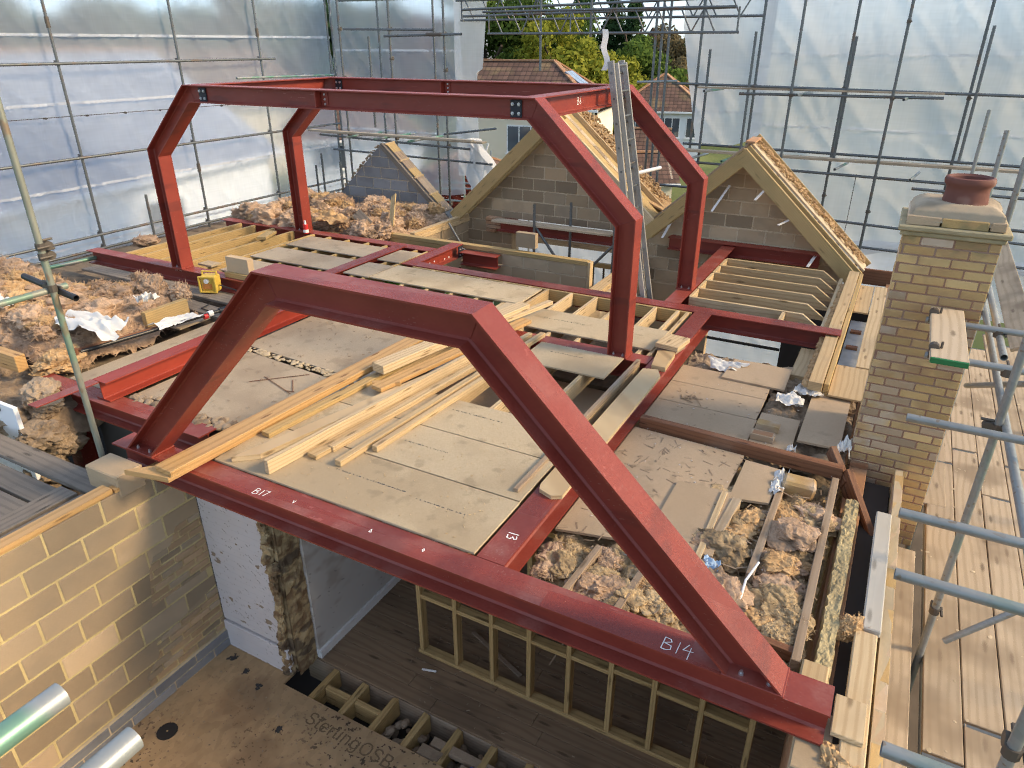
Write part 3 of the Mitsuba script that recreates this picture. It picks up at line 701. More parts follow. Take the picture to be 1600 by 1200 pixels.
part(lp, 'shaft', ibeam((-7.02, 3.40, -0.42), (-7.02, 3.40, -2.24), (0, -1, 0), (0, -1, 0), (0, -1, 0)), 'm_steel')
part(lp, 'cap_plate', box(-7.13, -6.91, 3.39, 3.61, -0.419, -0.406), 'm_steel')
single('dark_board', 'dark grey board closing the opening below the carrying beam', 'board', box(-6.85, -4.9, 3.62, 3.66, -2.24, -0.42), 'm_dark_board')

# ------------------------------------------------------------------ joists and chipboard of the new deck
JG = 'new deck joists between the steel beams'
def joist(x, y0, y1, label, z1=-0.004, h=0.165, w=0.042, mat='m_pine', group=JG, name='joist'):
    return single(name, label, 'joist', box(x - w / 2, x + w / 2, y0, y1, z1 - h, z1, 'y'), mat, group)
for i, x in enumerate((-5.6, -5.2, -4.82, -4.44, -4.06, -3.80, -3.46, -3.12, -2.76, -2.34)):
    joist(x, 6.54, 8.03, f'{ORD[i]} pale new joist from the left between the two central red beams')
for x, q_ in ((-2.06, 'left'), (-1.94, 'right')):
    joist(x, 6.54, 8.03, f'{q_} one of two pale joists side by side next to beam B13', group='paired joists next to beam B13')
single('trimmer_board', 'tan timber packer along the web of the far central beam', 'timber', box(-5.98, -1.9, 8.033, 8.07, -0.17, -0.012, 'x'), 'm_pine_treated')
for i, x in enumerate((-4.0, -3.6, -3.2, -2.78, -2.36, -1.97)):
    joist(x, 2.99, 6.32, f'{ORD[i]} pale joist from the left under the front chipboard sheets', group='joists under the front chipboard sheets')
for x0, lab in ((-10.28, 'leftmost bare yellow joist between the tall portals'), (-9.95, 'second bare yellow joist from the left between the tall portals'), (-9.48, 'third bare yellow joist from the left between the tall portals'), (-9.03, 'fourth bare yellow joist from the left, beside the left portal foot'), (-8.56, 'yellow joist at the left edge of the chipboard strips')):
    single('joist', lab, 'joist', box(x0 - 0.026, x0 + 0.026, 6.54, 8.81, -0.17, -0.002, 'y'), 'm_pine_treated')
for i, x in enumerate((-8.2, -7.8, -7.4, -7.03, -6.45, -6.25)):
    joist(x, 6.54, 8.81, f'{ORD[i]} yellow joist from the left, half hidden under the chipboard strips', mat='m_pine_treated', group='joists under the chipboard strips')

def sheet(label, x0, x1, y0, y1, z=0.0, mat='m_chip', t=0.018, name='chipboard_sheet', group=None, stamp=None, cat='chipboard sheet', rot=0.0):
    k = single(name, label, cat, box(x0, x1, y0, y1, z, z + t, 'x', b=0.002), mat, group)
    if stamp:
        for i, (sx, sy, w) in enumerate(stamp):
            ms = []
            r = random.Random(int(abs(sx) * 100) + i)
            q = 0.0
            while q < w:
                l = r.choice((0.012, 0.018, 0.03, 0.008)); 
                ms.append(box(sx + q, sx + q + l, sy - 0.006, sy + r.choice((0.006, 0.002)), z + t + 0.0002, z + t + 0.0008, b=0.0001)); q += l + r.choice((0.006, 0.01, 0.022))
            part(k, 'print', join(ms), 'm_ink', label='line of small illegible print')
    return k
sheet('nearest new chipboard sheet, along the front red beam', -4.22, -1.885, 2.99, 3.605, stamp=[(-3.3, 3.33, 0.62), (-2.55, 3.30, 0.42)])
sheet('second new chipboard sheet back from the front beam', -4.16, -1.89, 3.617, 4.19, stamp=[(-3.1, 3.92, 0.42)])
sheet('third new chipboard sheet from the front, ending under the timber pile', -4.14, -1.93, 4.20, 4.73, stamp=[(-3.05, 4.55, 0.5)])
sheet('short loose chipboard sheet in front of the nearer portal foot', -3.05, -2.12, 5.77, 6.315, 0.002, stamp=[(-2.85, 6.12, 0.36)])
sheet('chipboard sheet lying on the joists behind the nearer right portal leg', -4.0, -1.94, 6.66, 7.265, stamp=[(-3.35, 7.0, 0.5)])
sheet('chipboard sheet on the central joists in front of the far beam', -6.15, -3.84, 7.29, 7.93)
SG = None
sheet('farthest chipboard strip between the tall portals', -8.44, -6.86, 8.04, 8.62, mat='m_chip_left')
sheet('middle chipboard strip between the tall portals', -8.42, -6.86, 7.28, 7.86, mat='m_chip_left')
sheet('nearest chipboard strip between the tall portals, beside the upright block', -8.25, -6.86, 6.56, 7.14, mat='m_chip_left')
sheet('small square of chipboard right of the red strip beam, farthest of three', -6.62, -6.21, 8.04, 8.62, mat='m_chip_left')
sheet('small square of chipboard right of the red strip beam, middle of three', -6.62, -6.17, 7.28, 7.86, mat='m_chip_left')
sheet('small square of chipboard right of the red strip beam, nearest of three', -6.62, -6.12, 6.60, 7.14, mat='m_chip_left')

# ------------------------------------------------------------------ loose timber
def timber(label, a, b, w, t, z, mat='m_pine', name='timber', cat='timber', **k):
    return single(name, label, cat, bar((a[0], a[1], z + t / 2), (b[0], b[1], z + t / 2), w, t, **k), mat)
tb = timber('widest orange plank of the pile, overhanging the front beam', (-4.31, 2.62), (-4.15, 5.9), 0.185, 0.045, 0.066, 'm_pine_warm')
single('timber', 'sharply pointed plank end under the widest orange plank, over the front beam', 'timber',
       poly_prism([(-4.62, 2.52), (-4.24, 2.60), (-4.13, 5.75), (-4.26, 5.75), (-4.38, 2.75)], (0.021, 0.064), 'z'), 'm_pine_warm')
timber('weathered plank in the pile just right of the widest orange plank', (-4.12, 3.42), (-3.97, 5.3), 0.09, 0.045, 0.02, 'm_pine_treated')
single('timber', 'long pale plank of the pile with a pointed near end', 'timber', poly_prism([(-4.06, 3.02), (-3.90, 3.16), (-3.32, 5.70), (-3.44, 5.72)], (0.02, 0.064), 'z'), 'm_pine')
timber('pale plank on edge in the pile with its square end towards the camera', (-3.70, 3.03), (-3.42, 5.5), 0.045, 0.115, 0.02)
timber('flat pale plank of the pile beside the plank on edge', (-3.56, 3.35), (-3.30, 5.6), 0.10, 0.04, 0.02)
timber('short thick pale plank on top of the pile, under the portal beam', (-3.97, 4.70), (-3.56, 6.90), 0.155, 0.085, 0.108)
timber('small offcut wedged under the thick top plank of the pile', (-3.90, 4.52), (-3.68, 4.66), 0.06, 0.04, 0.066, 'm_pine_warm')
timber('orange plank below the thick top plank of the pile', (-3.80, 4.45), (-3.40, 6.65), 0.13, 0.042, 0.065, 'm_pine_warm')
timber('narrow pale batten of the pile reaching under the portal', (-3.50, 3.50), (-3.22, 6.38), 0.055, 0.05, 0.02)
timber('right hand pale batten of the pile pointing at the chipboard print', (-3.31, 3.36), (-3.10, 6.45), 0.06, 0.05, 0.02)
timber('short pale batten lying beside the right hand batten of the pile', (-3.20, 3.66), (-3.07, 5.55), 0.055, 0.05, 0.02)
timber('pointed pale batten on the far end of the pile', (-3.62, 6.2), (-3.38, 7.22), 0.08, 0.045, 0.11)
single('notched_board', 'long white board with rounded near end lying on beam B13', 'board', poly_prism([(-1.85, 3.86), (-1.83, 3.80), (-1.72, 3.76), (-1.65, 3.80), (-1.655, 6.05), (-1.72, 6.18), (-1.86, 6.14)], (0.002, 0.034), 'z'), 'm_pine')
timber('thin grey batten in the gap left of the long white board', (-1.97, 3.7), (-1.96, 6.3), 0.04, 0.05, -0.002, 'm_wood_dusty')
single('timber', 'notched pale block on beam B13 beyond the long white board', 'timber', poly_prism([(-1.80, 6.22), (-1.66, 6.22), (-1.68, 6.62), (-1.72, 6.66), (-1.86, 6.60)], (0.002, 0.05), 'z'), 'm_pine')
timber('square pale offcut on beam B13 beside the nearer portal foot', (-1.79, 6.66), (-1.75, 6.98), 0.25, 0.05, 0.05, 'm_pine')
timber('brown packer beneath the square pale offcut', (-1.80, 6.70), (-1.76, 6.92), 0.22, 0.045, 0.003, 'm_wood_dusty')

single('concrete_block', 'grey concrete block standing upright on chipboard left of the nearest portal top', 'block', box(-7.92, -7.50, 6.42, 6.52, 0.075, 0.285), 'm_block_cool')
single('timber', 'short timber under the upright concrete block', 'timber', box(-7.94, -7.44, 6.38, 6.55, 0.002, 0.074), 'm_pine_treated')
single('offcut', 'white faced offcut at the left foot of the nearer tall portal', 'offcut', box(-8.74, -8.46, 6.60, 6.78, 0.002, 0.03), 'm_chip')
timber('short pale prop leaning on the bare yellow joists', (-9.15, 8.45), (-8.98, 8.05), 0.16, 0.045, 0.02, 'm_pine_treated')

# ------------------------------------------------------------------ inside: block wall, pier, plaster wall, floors, stud partition
FZ = -2.24
bw = thing('block_wall', 'tan concrete block wall with yellow mortar at the lower left', 'wall')
from shapely.geometry import Polygon, box as sbox
full = sbox(-0.6, FZ + 0.20, 3.10, -0.155)
patch = Polygon([(2.55, -0.98), (2.62, -0.86), (2.78, -0.86), (2.86, -0.72), (3.10, -0.72), (3.10, -1.30), (2.50, -1.30)]).union(Polygon([(2.45, -1.78), (2.45, -1.66), (2.7, -1.6), (3.1, -1.52), (3.1, -2.04), (2.3, -2.04), (2.3, -1.92)]))
wall(bw, full.difference(patch), (-4.73, 0, 0), Y, X, -0.155, 0.2095, 0.432, 0.018, 0.12, ['m_block'] * 3 + ['m_block_cool'], 'm_mortar_yellow', 'block', z0=FZ, seed=5, jit=0.002, vary=0.04)
wall(bw, patch, (-4.73, 0, 0), Y, X, 0, 0.0698, 0.205, 0.013, 0.10, ['m_brick_tan', 'm_brick_tan', 'm_block'], 'm_mortar_yellow', 'brick', z0=FZ, seed=6, jit=0.012, vary=0.03)
wall(bw, sbox(-0.6, FZ, 3.10, FZ + 0.195), (-4.705, 0, 0), Y, X, 0, 0.0975, 0.42, 0.012, 0.145, ['m_block_blue'], 'm_mortar', 'block', z0=FZ, seed=8, jit=0.01, vary=0.05)
single('wall_plate', 'fresh orange timber plate along the top of the tan block wall', 'timber', box(-4.85, -4.735, -0.6, 2.46, -0.150, -0.105, 'y'), 'm_pine_warm')
single('concrete_block', 'grey concrete block at the head of the tan block wall under the front beam', 'block', box(-5.10, -4.72, 2.50, 2.72, -0.215, -0.03, b=0.008), 'm_block_cool')
for i, (y0, z0) in enumerate(((2.5, -0.262),)):
    single('timber', 'ragged strip of board bedded on the tan wall under the front beam', 'timber', box(-4.80, -4.722, 2.47, 3.05, -0.152, -0.118), 'm_pine_warm')
pier = thing('painted_pier', 'white painted brick pier with a raw broken edge under the front beam', 'wall')
part(pier, 'painted_face', box(-4.725, -3.99, 3.10, 3.14, FZ + 0.32, -0.23, b=0.006), 'm_paint')
part(pier, 'skirting', box(-4.725, -3.93, 3.085, 3.14, FZ + 0.001, FZ + 0.30, b=0.006), 'm_paint')
def raw_edge(x0, x1, y0, y1, z0, z1, amp=0.03, nz=50, ny=12, seed=0):
    """broken masonry: a rough face towards +x with roughened front edge"""
    def fn(u, v):
        a = u * 1.0
        y = y0 + (y1 - y0) * v; z = z0 + (z1 - z0) * u
        d = meshkit.fbm(np.stack([y * 14, z * 14, u * 0 + seed], 1), 4, seed) - 0.45
        st = np.floor(z / 0.0698)
        d = d + 0.35 * (meshkit.noise(np.stack([st * 3.1, u * 0 + 2.2, u * 0 + seed], 1), seed) - 0.5)
        return np.stack([x1 + amp * 2 * d * np.sin(np.pi * np.clip(v * 1.0, 0.02, 0.98)) ** 0.3, y, z], 1)
    v, f = grid(nz, ny, fn)
    return v, f[:, ::-1]
part(pier, 'raw_edge', raw_edge(0, -3.865, 3.13, 3.36, FZ, -0.22, 0.035), 'm_raw')
part(pier, 'broken_arris', join([lump((-3.95 + rng.uniform(-0.03, 0.03), 3.11, FZ + 0.05 + i * 0.105), 0.07, 2, 0.5, 2.5, (1.0, 0.55, 1.0), i) for i in range(20)]), 'm_raw')
part(pier, 'core', box(-4.72, -3.90, 3.145, 3.36, FZ, -0.22), 'm_raw')
pw = thing('plaster_wall', 'scuffed pale plaster wall with white skirting behind the painted pier', 'wall')
part(pw, 'plaster', box(-3.95, -3.84, 3.365, 7.9, FZ + 0.10, -0.20), 'm_plaster')
part(pw, 'skirting', box(-3.95, -3.818, 3.365, 7.9, FZ + 0.002, FZ + 0.098, 'y'), 'm_white')

# lower floors
struct('floor', poly_prism([(-4.73, -1.2), (0.6, -1.2), (0.6, 2.988), (-3.93, 2.988), (-3.93, 3.12), (-4.73, 3.12)], (FZ - 0.022, FZ), 'z'), 'm_osb', 'brown speckled board floor at the lower left')
chalk('floor', 'SterlingOSB', (-3.50, 2.78, FZ), (1, -0.02, 0), Z, 0.115, 'm_ink_brown', label='brown printed word SterlingOSB')
bf = thing('boarded_floor', 'dark dusty floorboards of the room under the new deck', 'floor')
r_ = random.Random(3)
yy = 3.36
while yy < 11.3:
    x = -3.86
    while x < 0.1:
        L = r_.uniform(0.9, 2.3); x2 = min(x + L, 0.1)
        part(bf, 'floorboard', box(x + 0.001, x2 - 0.0015, yy + 0.0015, yy + 0.142, FZ - 0.02, FZ + r_.uniform(-0.001, 0.0015), 'x', b=0.002), 'm_floorboard')
        x = x2
    yy += 0.1445
struct('yard', box(-16.5, 7, -8, 17.5, -5.4, -5.29), 'm_soil', 'bare soil round the foot of the building')
struct('ground', box(-200, 260, -60, 420, -6.3, -5.3), 'm_grass', 'grass and garden ground far below the scaffold')
# threshold: stub joists with rubble and dark voids between
th = thing('joist_strip', 'strip of old joist stubs, rubble and dark voids where a wall was removed', 'floor void')
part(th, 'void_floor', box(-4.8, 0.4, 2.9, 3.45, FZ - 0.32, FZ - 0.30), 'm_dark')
part(th, 'void_side', box(-4.0, 0.4, 3.352, 3.362, FZ - 0.30, FZ - 0.022), 'm_wood_dusty')
part(th, 'void_side', box(-4.0, 0.4, 2.975, 2.988, FZ - 0.30, FZ - 0.024), 'm_wood_dusty')
for i, x in enumerate(np.arange(-3.62, 0.3, 0.33)):
    part(th, 'joist_stub', box(x - 0.03, x + 0.03, 2.99, 3.35, FZ - 0.2, FZ - 0.012, 'y', jit=0.007), 'm_pine_treated')
    if i < 2: part(th, 'noggin', box(x + 0.035, x + 0.295, 3.14, 3.19, FZ - 0.2, FZ - 0.02, 'x'), 'm_pine_treated')
ms = []
for i in range(210):
    x = rng.uniform(-3.0, 0.3); y = rng.choice((rng.uniform(3.02, 3.16), rng.uniform(3.18, 3.34)))
    ms.append(lump((x, y, FZ - 0.17 + rng.uniform(-0.06, 0.06)), rng.uniform(0.02, 0.055), 1, 0.4, 2, (1.2, 0.9, 0.7), i))
part(th, 'rubble', join(ms), 'm_rubble', kind='stuff')
for x0, x1, y, w in ((-2.45, -1.75, 3.17, 0.05), (-1.7, -1.0, 3.155, 0.05), (-0.95, -0.2, 3.14, 0.05)):
    part(th, 'pale_batten', box(x0, x1, y - w, y + w / 2, FZ - 0.06, FZ - 0.02, 'x', jit=0.006), 'm_rubble')
for x, y in ((-2.5, 3.05), (-2.12, 3.04), (-1.75, 3.05), (-1.5, 3.03)):
    part(th, 'brick', box(x, x + 0.2, y - 0.05, y + 0.05, FZ - 0.05, FZ - 0.005, 'x', b=0.006, jit=0.004), 'm_rubble')
part(th, 'blue_cap', cyl((-2.02, 3.07, FZ + 0.003), Z, 0.022, 0.012, 10), 'm_blue')
k = single('sanding_disc', 'black disc lying on the brown speckled floor', 'disc', cyl((-4.42, 2.17, FZ + 0.005), Z, 0.082, 0.006, 40), 'm_black')
part(k, 'centre_hole', cyl((-4.42, 2.17, FZ + 0.009), Z, 0.008, 0.002, 12), 'm_osb')
for i, (x, y, r) in enumerate(((-4.55, 2.98, 0.045), (-4.33, 2.93, 0.032), (-4.10, 2.86, 0.032), (-3.62, 2.62, 0.032), (-4.25, 1.86, 0.014))):
    ms = [lump((x + rng.gauss(0, r * 0.45), y + rng.gauss(0, r * 0.45), FZ + 0.002), rng.uniform(0.004, 0.012), 1, 0.4, 2, (1.2, 1, 0.35), i * 30 + j) for j in range(26)]
    single('soot_patch', ['black soot in the corner by the painted pier', 'black soot along the foot of the painted pier', 'black soot near the right foot of the painted pier', 'black soot clump on the brown floor near the joist strip', 'small black crumb on the brown floor beside the disc'][i], 'soot', join(ms), 'm_dark', kind='stuff')

sp = thing('stud_partition', 'open timber stud partition standing on the dark floorboards under the front beam', 'partition')
SX = [-3.04, -2.66, -2.29, -1.93, -1.57, -1.21, -0.86, -0.50, -0.14]
part(sp, 'sole_plate', box(-3.08, -0.1, 3.86, 3.95, FZ + 0.002, FZ + 0.045, 'x'), 'm_pine_treated')
part(sp, 'head_plate', box(-3.08, -0.1, 3.86, 3.95, -0.42, -0.37, 'x'), 'm_pine_treated')
for i, x in enumerate(SX):
    part(sp, 'stud', box(x - 0.021, x + 0.021, 3.862, 3.948, FZ + 0.046, -0.421, 'z'), 'm_pine_treated')
    if i < len(SX) - 1:
        zz = -1.56 - 0.012 * (i % 2) + (0.05 if i == 5 else 0)
        part(sp, 'noggin', box(x + 0.0215, SX[i + 1] - 0.0215, 3.864, 3.946, zz, zz + 0.042, 'x'), 'm_pine_treated')
sq = thing('stud_partition', 'second stud partition deeper in the dark room below the right floor', 'partition')
for x in np.arange(-1.6, 0.1, 0.42):
    part(sq, 'stud', box(x - 0.021, x + 0.021, 5.2, 5.286, FZ + 0.046, -0.45, 'z'), 'm_pine_treated')
part(sq, 'sole_plate', box(-1.66, 0.05, 5.2, 5.286, FZ + 0.002, FZ + 0.045, 'x'), 'm_pine_treated')
part(sq, 'noggin', box(-1.66, 0.05, 5.21, 5.28, -1.5, -1.45, 'x'), 'm_pine_treated')
timber('loose lath leaning across the floor behind the stud partition', (-2.75, 4.3), (-2.1, 4.05), 0.04, 0.02, FZ + 0.01, 'm_wood_dusty', 'lath', 'lath')
single('lath', 'thin diagonal lath propped behind the stud partition', 'lath', bar((-1.86, 4.15, FZ + 0.2), (-1.45, 4.2, -1.0), 0.03, 0.012), 'm_wood_dusty')
single('lath', 'short white lath lying on the dark floorboards', 'lath', bar((-2.93, 3.70, FZ + 0.012), (-2.80, 3.74, FZ + 0.012), 0.018, 0.012), 'm_chalk')
# enclosing inner walls that keep the rooms below dark
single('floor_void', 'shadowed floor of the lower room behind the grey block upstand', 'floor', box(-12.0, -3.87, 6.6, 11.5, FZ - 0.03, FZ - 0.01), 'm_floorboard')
single('floor_void', 'near black slab painting shade under the left rooms', 'floor', box(-12.0, -3.9, 3.4, 6.59, FZ - 0.03, FZ - 0.01), 'm_dark')  # near-black slab paints the shade of the rooms below
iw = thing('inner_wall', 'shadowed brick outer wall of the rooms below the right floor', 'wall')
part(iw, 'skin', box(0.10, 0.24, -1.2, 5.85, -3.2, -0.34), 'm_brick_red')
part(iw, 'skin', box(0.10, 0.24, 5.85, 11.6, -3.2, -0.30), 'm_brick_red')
part(iw, 'cavity', box(0.242, 0.432, -1.2, 5.8, -3.2, -0.42), 'm_dark')  # dark filler box, shade painted where the gap shows
# ------------------------------------------------------------------ rear elevation: three gables
def gable_poly(ax, az, sl, ul, ur, zb):
    """Triangle under the ridge (ax, az) with slope sl, cut at u = ul, ur and below at zb."""
    return Polygon([(ul, zb), (ur, zb), (ur, az - sl * (ur - ax)), (ax, az), (ul, az - sl * (ax - ul))])
def slope_bar(p0, p1, y0, y1, dep, z_off=0.0):
    """rafter: its top edge runs p0 -> p1 in x, z; dep deep, from y0 to y1"""
    (x0, z0), (x1, z1) = p0, p1
    d = np.array([x1 - x0, z1 - z0]); d /= np.linalg.norm(d); n = np.array([-d[1], d[0]])
    if n[1] < 0: n = -n
    c = -n * dep / 2 + n * z_off
    return bar((x0 + c[0], (y0 + y1) / 2, z0 + c[1]), (x1 + c[0], (y0 + y1) / 2, z1 + c[1]), abs(y1 - y0), dep, side=(0, 1, 0))
def ragged(p0, p1, y0, y1, th, n=90, seed=0, mat_amp=0.05):
    """rough insulation edge laid along a slope"""
    ms = []
    (x0, z0), (x1, z1) = p0, p1
    for i in range(n):
        t = (i + rng.random()) / n
        ms.append(lump((x0 + (x1 - x0) * t, rng.uniform(y0, y1), z0 + (z1 - z0) * t + rng.uniform(0, th)), rng.uniform(0.4, 0.9) * mat_amp, 1, 0.5, 2.4, (1.2, 1, 0.8), seed + i))
    return join(ms)

# right gable
GR = (-2.10, 1.40, 0.915)
gr = thing('gable_wall', 'brown block gable wall at the right with white ties sticking out', 'wall')
P = gable_poly(*GR, -3.75, -0.50, -0.80)
wall(gr, P.difference(sbox(-3.25, -0.19, -0.82, 0.045)), (0, 11.55, 0), X, -Y, 0, 0.2095, 0.43, 0.018, 0.12, ['m_block_cool'] * 2 + ['m_block'], 'm_mortar', 'block', z0=-0.80, seed=21, mortar_poly=P.difference(sbox(-3.25, -0.19, -0.82, 0.045)))
part(gr, 'lower_wall', box(-3.75, -2.42, 11.44, 11.6, -3.2, -0.801), 'm_block_cool')
part(gr, 'lower_wall', box(-1.20, 0.1, 11.44, 11.6, -3.2, -0.801), 'm_dark')  # near-black colour paints the shade on this stretch of wall
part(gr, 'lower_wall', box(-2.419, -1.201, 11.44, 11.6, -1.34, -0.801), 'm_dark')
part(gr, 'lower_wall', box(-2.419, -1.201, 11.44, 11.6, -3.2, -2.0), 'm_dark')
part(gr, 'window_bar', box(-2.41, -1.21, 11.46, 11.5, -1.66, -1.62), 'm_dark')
for x, z, dx, dz in ((-2.34, 0.92, -0.17, -0.37), (-1.75, 0.98, -0.14, -0.20), (-1.34, 0.52, -0.16, -0.07), (-0.92, 0.02, -0.07, -0.14), (-3.15, 0.38, -0.10, -0.33)):
    part(gr, 'wall_tie', bar((x, 11.42, z), (x + dx, 11.15, z + dz), 0.045, 0.008), 'm_white', label='white plastic strip tie sticking out of the wall')
rr = thing('rafter_pair', 'front pair of rafters over the right gable', 'rafters')
part(rr, 'rafter', slope_bar((-2.10, 1.52), (-0.30, -0.13), 11.06, 11.105, 0.20), 'm_pine_treated')
part(rr, 'rafter', slope_bar((-2.125, 1.52), (-3.66, 0.10), 11.06, 11.105, 0.20), 'm_pine_treated')
r2 = thing('rafter_pair', 'second pair of rafters behind the front pair over the right gable', 'rafters')
part(r2, 'rafter', slope_bar((-2.10, 1.54), (-0.24, -0.16), 11.30, 11.345, 0.20), 'm_pine_treated')
part(r2, 'rafter', slope_bar((-2.125, 1.52), (-3.6, 0.13), 11.30, 11.345, 0.20), 'm_pine_treated')
r3 = thing('roof_edge', 'ragged foam and board edge along the right verge of the right gable', 'roof edge')
part(r3, 'sheathing', slope_bar((-2.08, 1.56), (-0.22, -0.13), 11.37, 11.72, 0.03), 'm_chip')
part(r3, 'foam', ragged((-2.06, 1.57), (-0.26, -0.07), 11.50, 11.72, 0.05, 420, 3, 0.03), 'm_wool_orange', kind='stuff')
part(r3, 'verge_board', slope_bar((-2.06, 1.66), (-0.16, -0.10), 11.73, 11.755, 0.16), 'm_pine_treated')
part(r3, 'sheathing', slope_bar((-2.12, 1.58), (-3.55, 0.26), 11.37, 11.72, 0.03), 'm_chip_old')
part(r3, 'ridge_tile', bar((-2.09, 11.25, 1.585), (-2.09, 11.76, 1.60), 0.14, 0.03), 'm_brick_red')

JR = 'cut joists of the right gable floor'
for i, y in enumerate((8.62, 9.02, 9.42, 9.82, 10.22, 10.62)):
    k = single('joist', f'{ORD[i]} pale joist with a sloping cut end counted from the central beam', 'joist', poly_prism([(-2.08, -0.18), (-2.08, -0.004), (-0.72, -0.004), (-0.50, -0.155), (-0.50, -0.18)], (y - 0.021, y + 0.021), 'y'), 'm_pine', JR)
for i, y in enumerate((8.82, 9.22, 9.62, 10.02, 10.42)):
    single('timber', f'{ORD[i]} short pale noggin at the steel between the cut joists', 'timber', box(-2.10, -2.06, y - 0.175, y + 0.175, -0.16, -0.008, 'y'), 'm_pine', 'noggins between the cut joists')
single('wall_plate', 'thin pale plate along the cut ends of the right joists', 'timber', box(-0.50, -0.455, 8.38, 10.75, -0.20, -0.115, 'y'), 'm_pine')
single('timber', 'short joist doubled at the near corner of the right joists', 'timber', box(-0.95, -0.91, 8.29, 8.59, -0.18, -0.006, 'y'), 'm_pine')
ep = thing('eaves_plate', 'long yellow timber plate along the eaves left of the chimney', 'timber')
part(ep, 'plank', box(-0.40, -0.27, 6.75, 10.9, -0.12, -0.03, 'y'), 'm_pine')
part(ep, 'plank', box(-0.262, -0.215, 6.80, 10.9, -0.18, -0.05, 'y'), 'm_pine_treated')
single('insulation_strip', 'orange foam stuffed in the cavity beside the eaves plate', 'insulation', ragged((-0.42, -0.14), (-0.42, -0.12), 6.8, 10.4, 0.02, 160, 40, 0.055), 'm_wool_orange', kind='stuff')
single('plywood', 'pale plywood panel on the eaves beside the chimney', 'plywood', box(-0.21, 0.10, 6.75, 7.55, -0.15, -0.13, 'y'), 'm_pine')
single('plywood', 'long pale plywood strip along the eaves against the chimney', 'plywood', box(-0.03, 0.12, 7.56, 10.6, -0.14, -0.118, 'y'), 'm_pine')
single('plywood', 'short pale plywood piece at the far end of the eaves', 'plywood', box(-0.21, -0.035, 9.4, 10.6, -0.15, -0.128, 'y'), 'm_pine')
single('lead_sheet', 'blue grey sheet seen in the gap between the eaves boards', 'lead sheet', box(-0.21, -0.03, 7.5, 9.4, -0.26, -0.25), 'm_lead')
for i, y in enumerate((7.7, 8.35, 8.9)):
    single('offcut', ['brown offcut lying in the eaves gap, nearest of three', 'brown offcut lying in the eaves gap, middle of three', 'brown offcut lying in the eaves gap, farthest of three'][i], 'offcut', box(-0.18, -0.06, y, y + 0.08, -0.25, -0.22), 'm_wood_old')
single('fascia_board', 'brown board across the far end of the eaves behind the rafters', 'board', box(-0.3, 0.5, 11.45, 11.5, -0.35, -0.12, 'x'), 'm_wood_old')
single('timber_plate', 'tan trimmer face below the right joists over the dark opening', 'timber', box(-0.62, -0.45, 7.25, 8.06, -0.36, -0.21, 'y'), 'm_pine')

# middle gable
GC = (-5.26, 1.84, 0.86)
gc = thing('gable_wall', 'tall brown block gable wall in the middle over the window opening', 'wall')
opening = sbox(-6.22, -2.2, -4.0, -0.045).union(sbox(-6.46, -0.25, -3.9, -0.03))
P = gable_poly(*GC, -7.20, -3.78, -0.95)
wall(gc, P.difference(opening), (0, 11.55, 0), X, -Y, 0, 0.2095, 0.43, 0.018, 0.12, ['m_block'] * 2 + ['m_block_cool'], 'm_mortar', 'block', z0=-0.95, seed=31, mortar_poly=P.difference(opening))
for i in range(7): part(gc, 'brick', box(-6.72 + 0.13 * (i % 2), -6.52 + 0.11 * (i % 2), 11.405, 11.55, -0.02 - 0.071 * (i // 2) - 0.06, -0.02 - 0.071 * (i // 2), 'x'), 'm_brick_red')
cr = thing('rafter_pair', 'wide pair of rafters rising to the ridge of the middle gable', 'rafters')
part(cr, 'rafter', slope_bar((-5.28, 1.93), (-7.32, 0.05), 11.10, 11.145, 0.22), 'm_pine_treated')
part(cr, 'rafter', slope_bar((-5.24, 1.93), (-3.40, 0.34), 11.10, 11.145, 0.22), 'm_pine')
c2 = thing('rafter_pair', 'second pair of rafters behind the wide pair of the middle gable', 'rafters')
part(c2, 'rafter', slope_bar((-5.28, 1.93), (-7.30, 0.08), 11.42, 11.465, 0.20), 'm_pine_treated')
part(c2, 'rafter', slope_bar((-5.24, 1.93), (-3.36, 0.30), 11.84, 11.885, 0.22), 'm_pine')
c3 = thing('roof_edge', 'brown felt and crumbling insulation along the right slope of the middle gable', 'roof edge')
part(c3, 'felt', slope_bar((-5.24, 1.82), (-3.36, 0.19), 11.16, 12.5, 0.02), 'm_pine_treated')
part(c3, 'insulation', ragged((-5.20, 1.80), (-3.36, 0.20), 11.95, 12.5, 0.06, 560, 90, 0.045), 'm_wool_orange', kind='stuff')
part(c3, 'pipe', tube((-3.95, 11.5, 0.95), (-3.62, 11.95, 1.02), 0.03), 'm_white', 30, label='short white plastic pipe sticking out of the slope')
single('roof_board', 'crumbly orange board where the two roof slopes meet between the gables', 'roof board', slope_bar((-3.85, 0.55), (-3.25, 0.30), 11.7, 12.3, 0.03), 'm_wool_orange')
# scaffold inside the middle opening
ic = thing('tower_scaffold', 'small tube scaffold with a plank standing inside the middle gable', 'scaffold')
part(ic, 'plank', box(-6.32, -4.05, 10.92, 11.16, 0.02, 0.055, 'x'), 'm_board')
for x, y, zt in ((-5.45, 10.9, 0.42), (-4.9, 11.2, 0.45), (-3.98, 10.9, 0.25)): part(ic, 'pole', tube((x, y, -2.2), (x, y, zt)), 'm_galv_shaded', 30)
part(ic, 'brace', tube((-5.45, 10.95, 0.02), (-4.7, 10.95, -0.9)), 'm_galv_shaded', 30)
part(ic, 'brace', tube((-4.45, 10.95, -0.62), (-3.98, 10.95, -0.1)), 'm_galv_shaded', 30)
part(ic, 'brace', tube((-6.95, 10.5, 0.02), (-6.50, 10.5, -0.62), 0.02), 'm_galv_shaded', 30)
wf = thing('window_frame', 'pale timber window frame in the opening below the middle lintel', 'window')
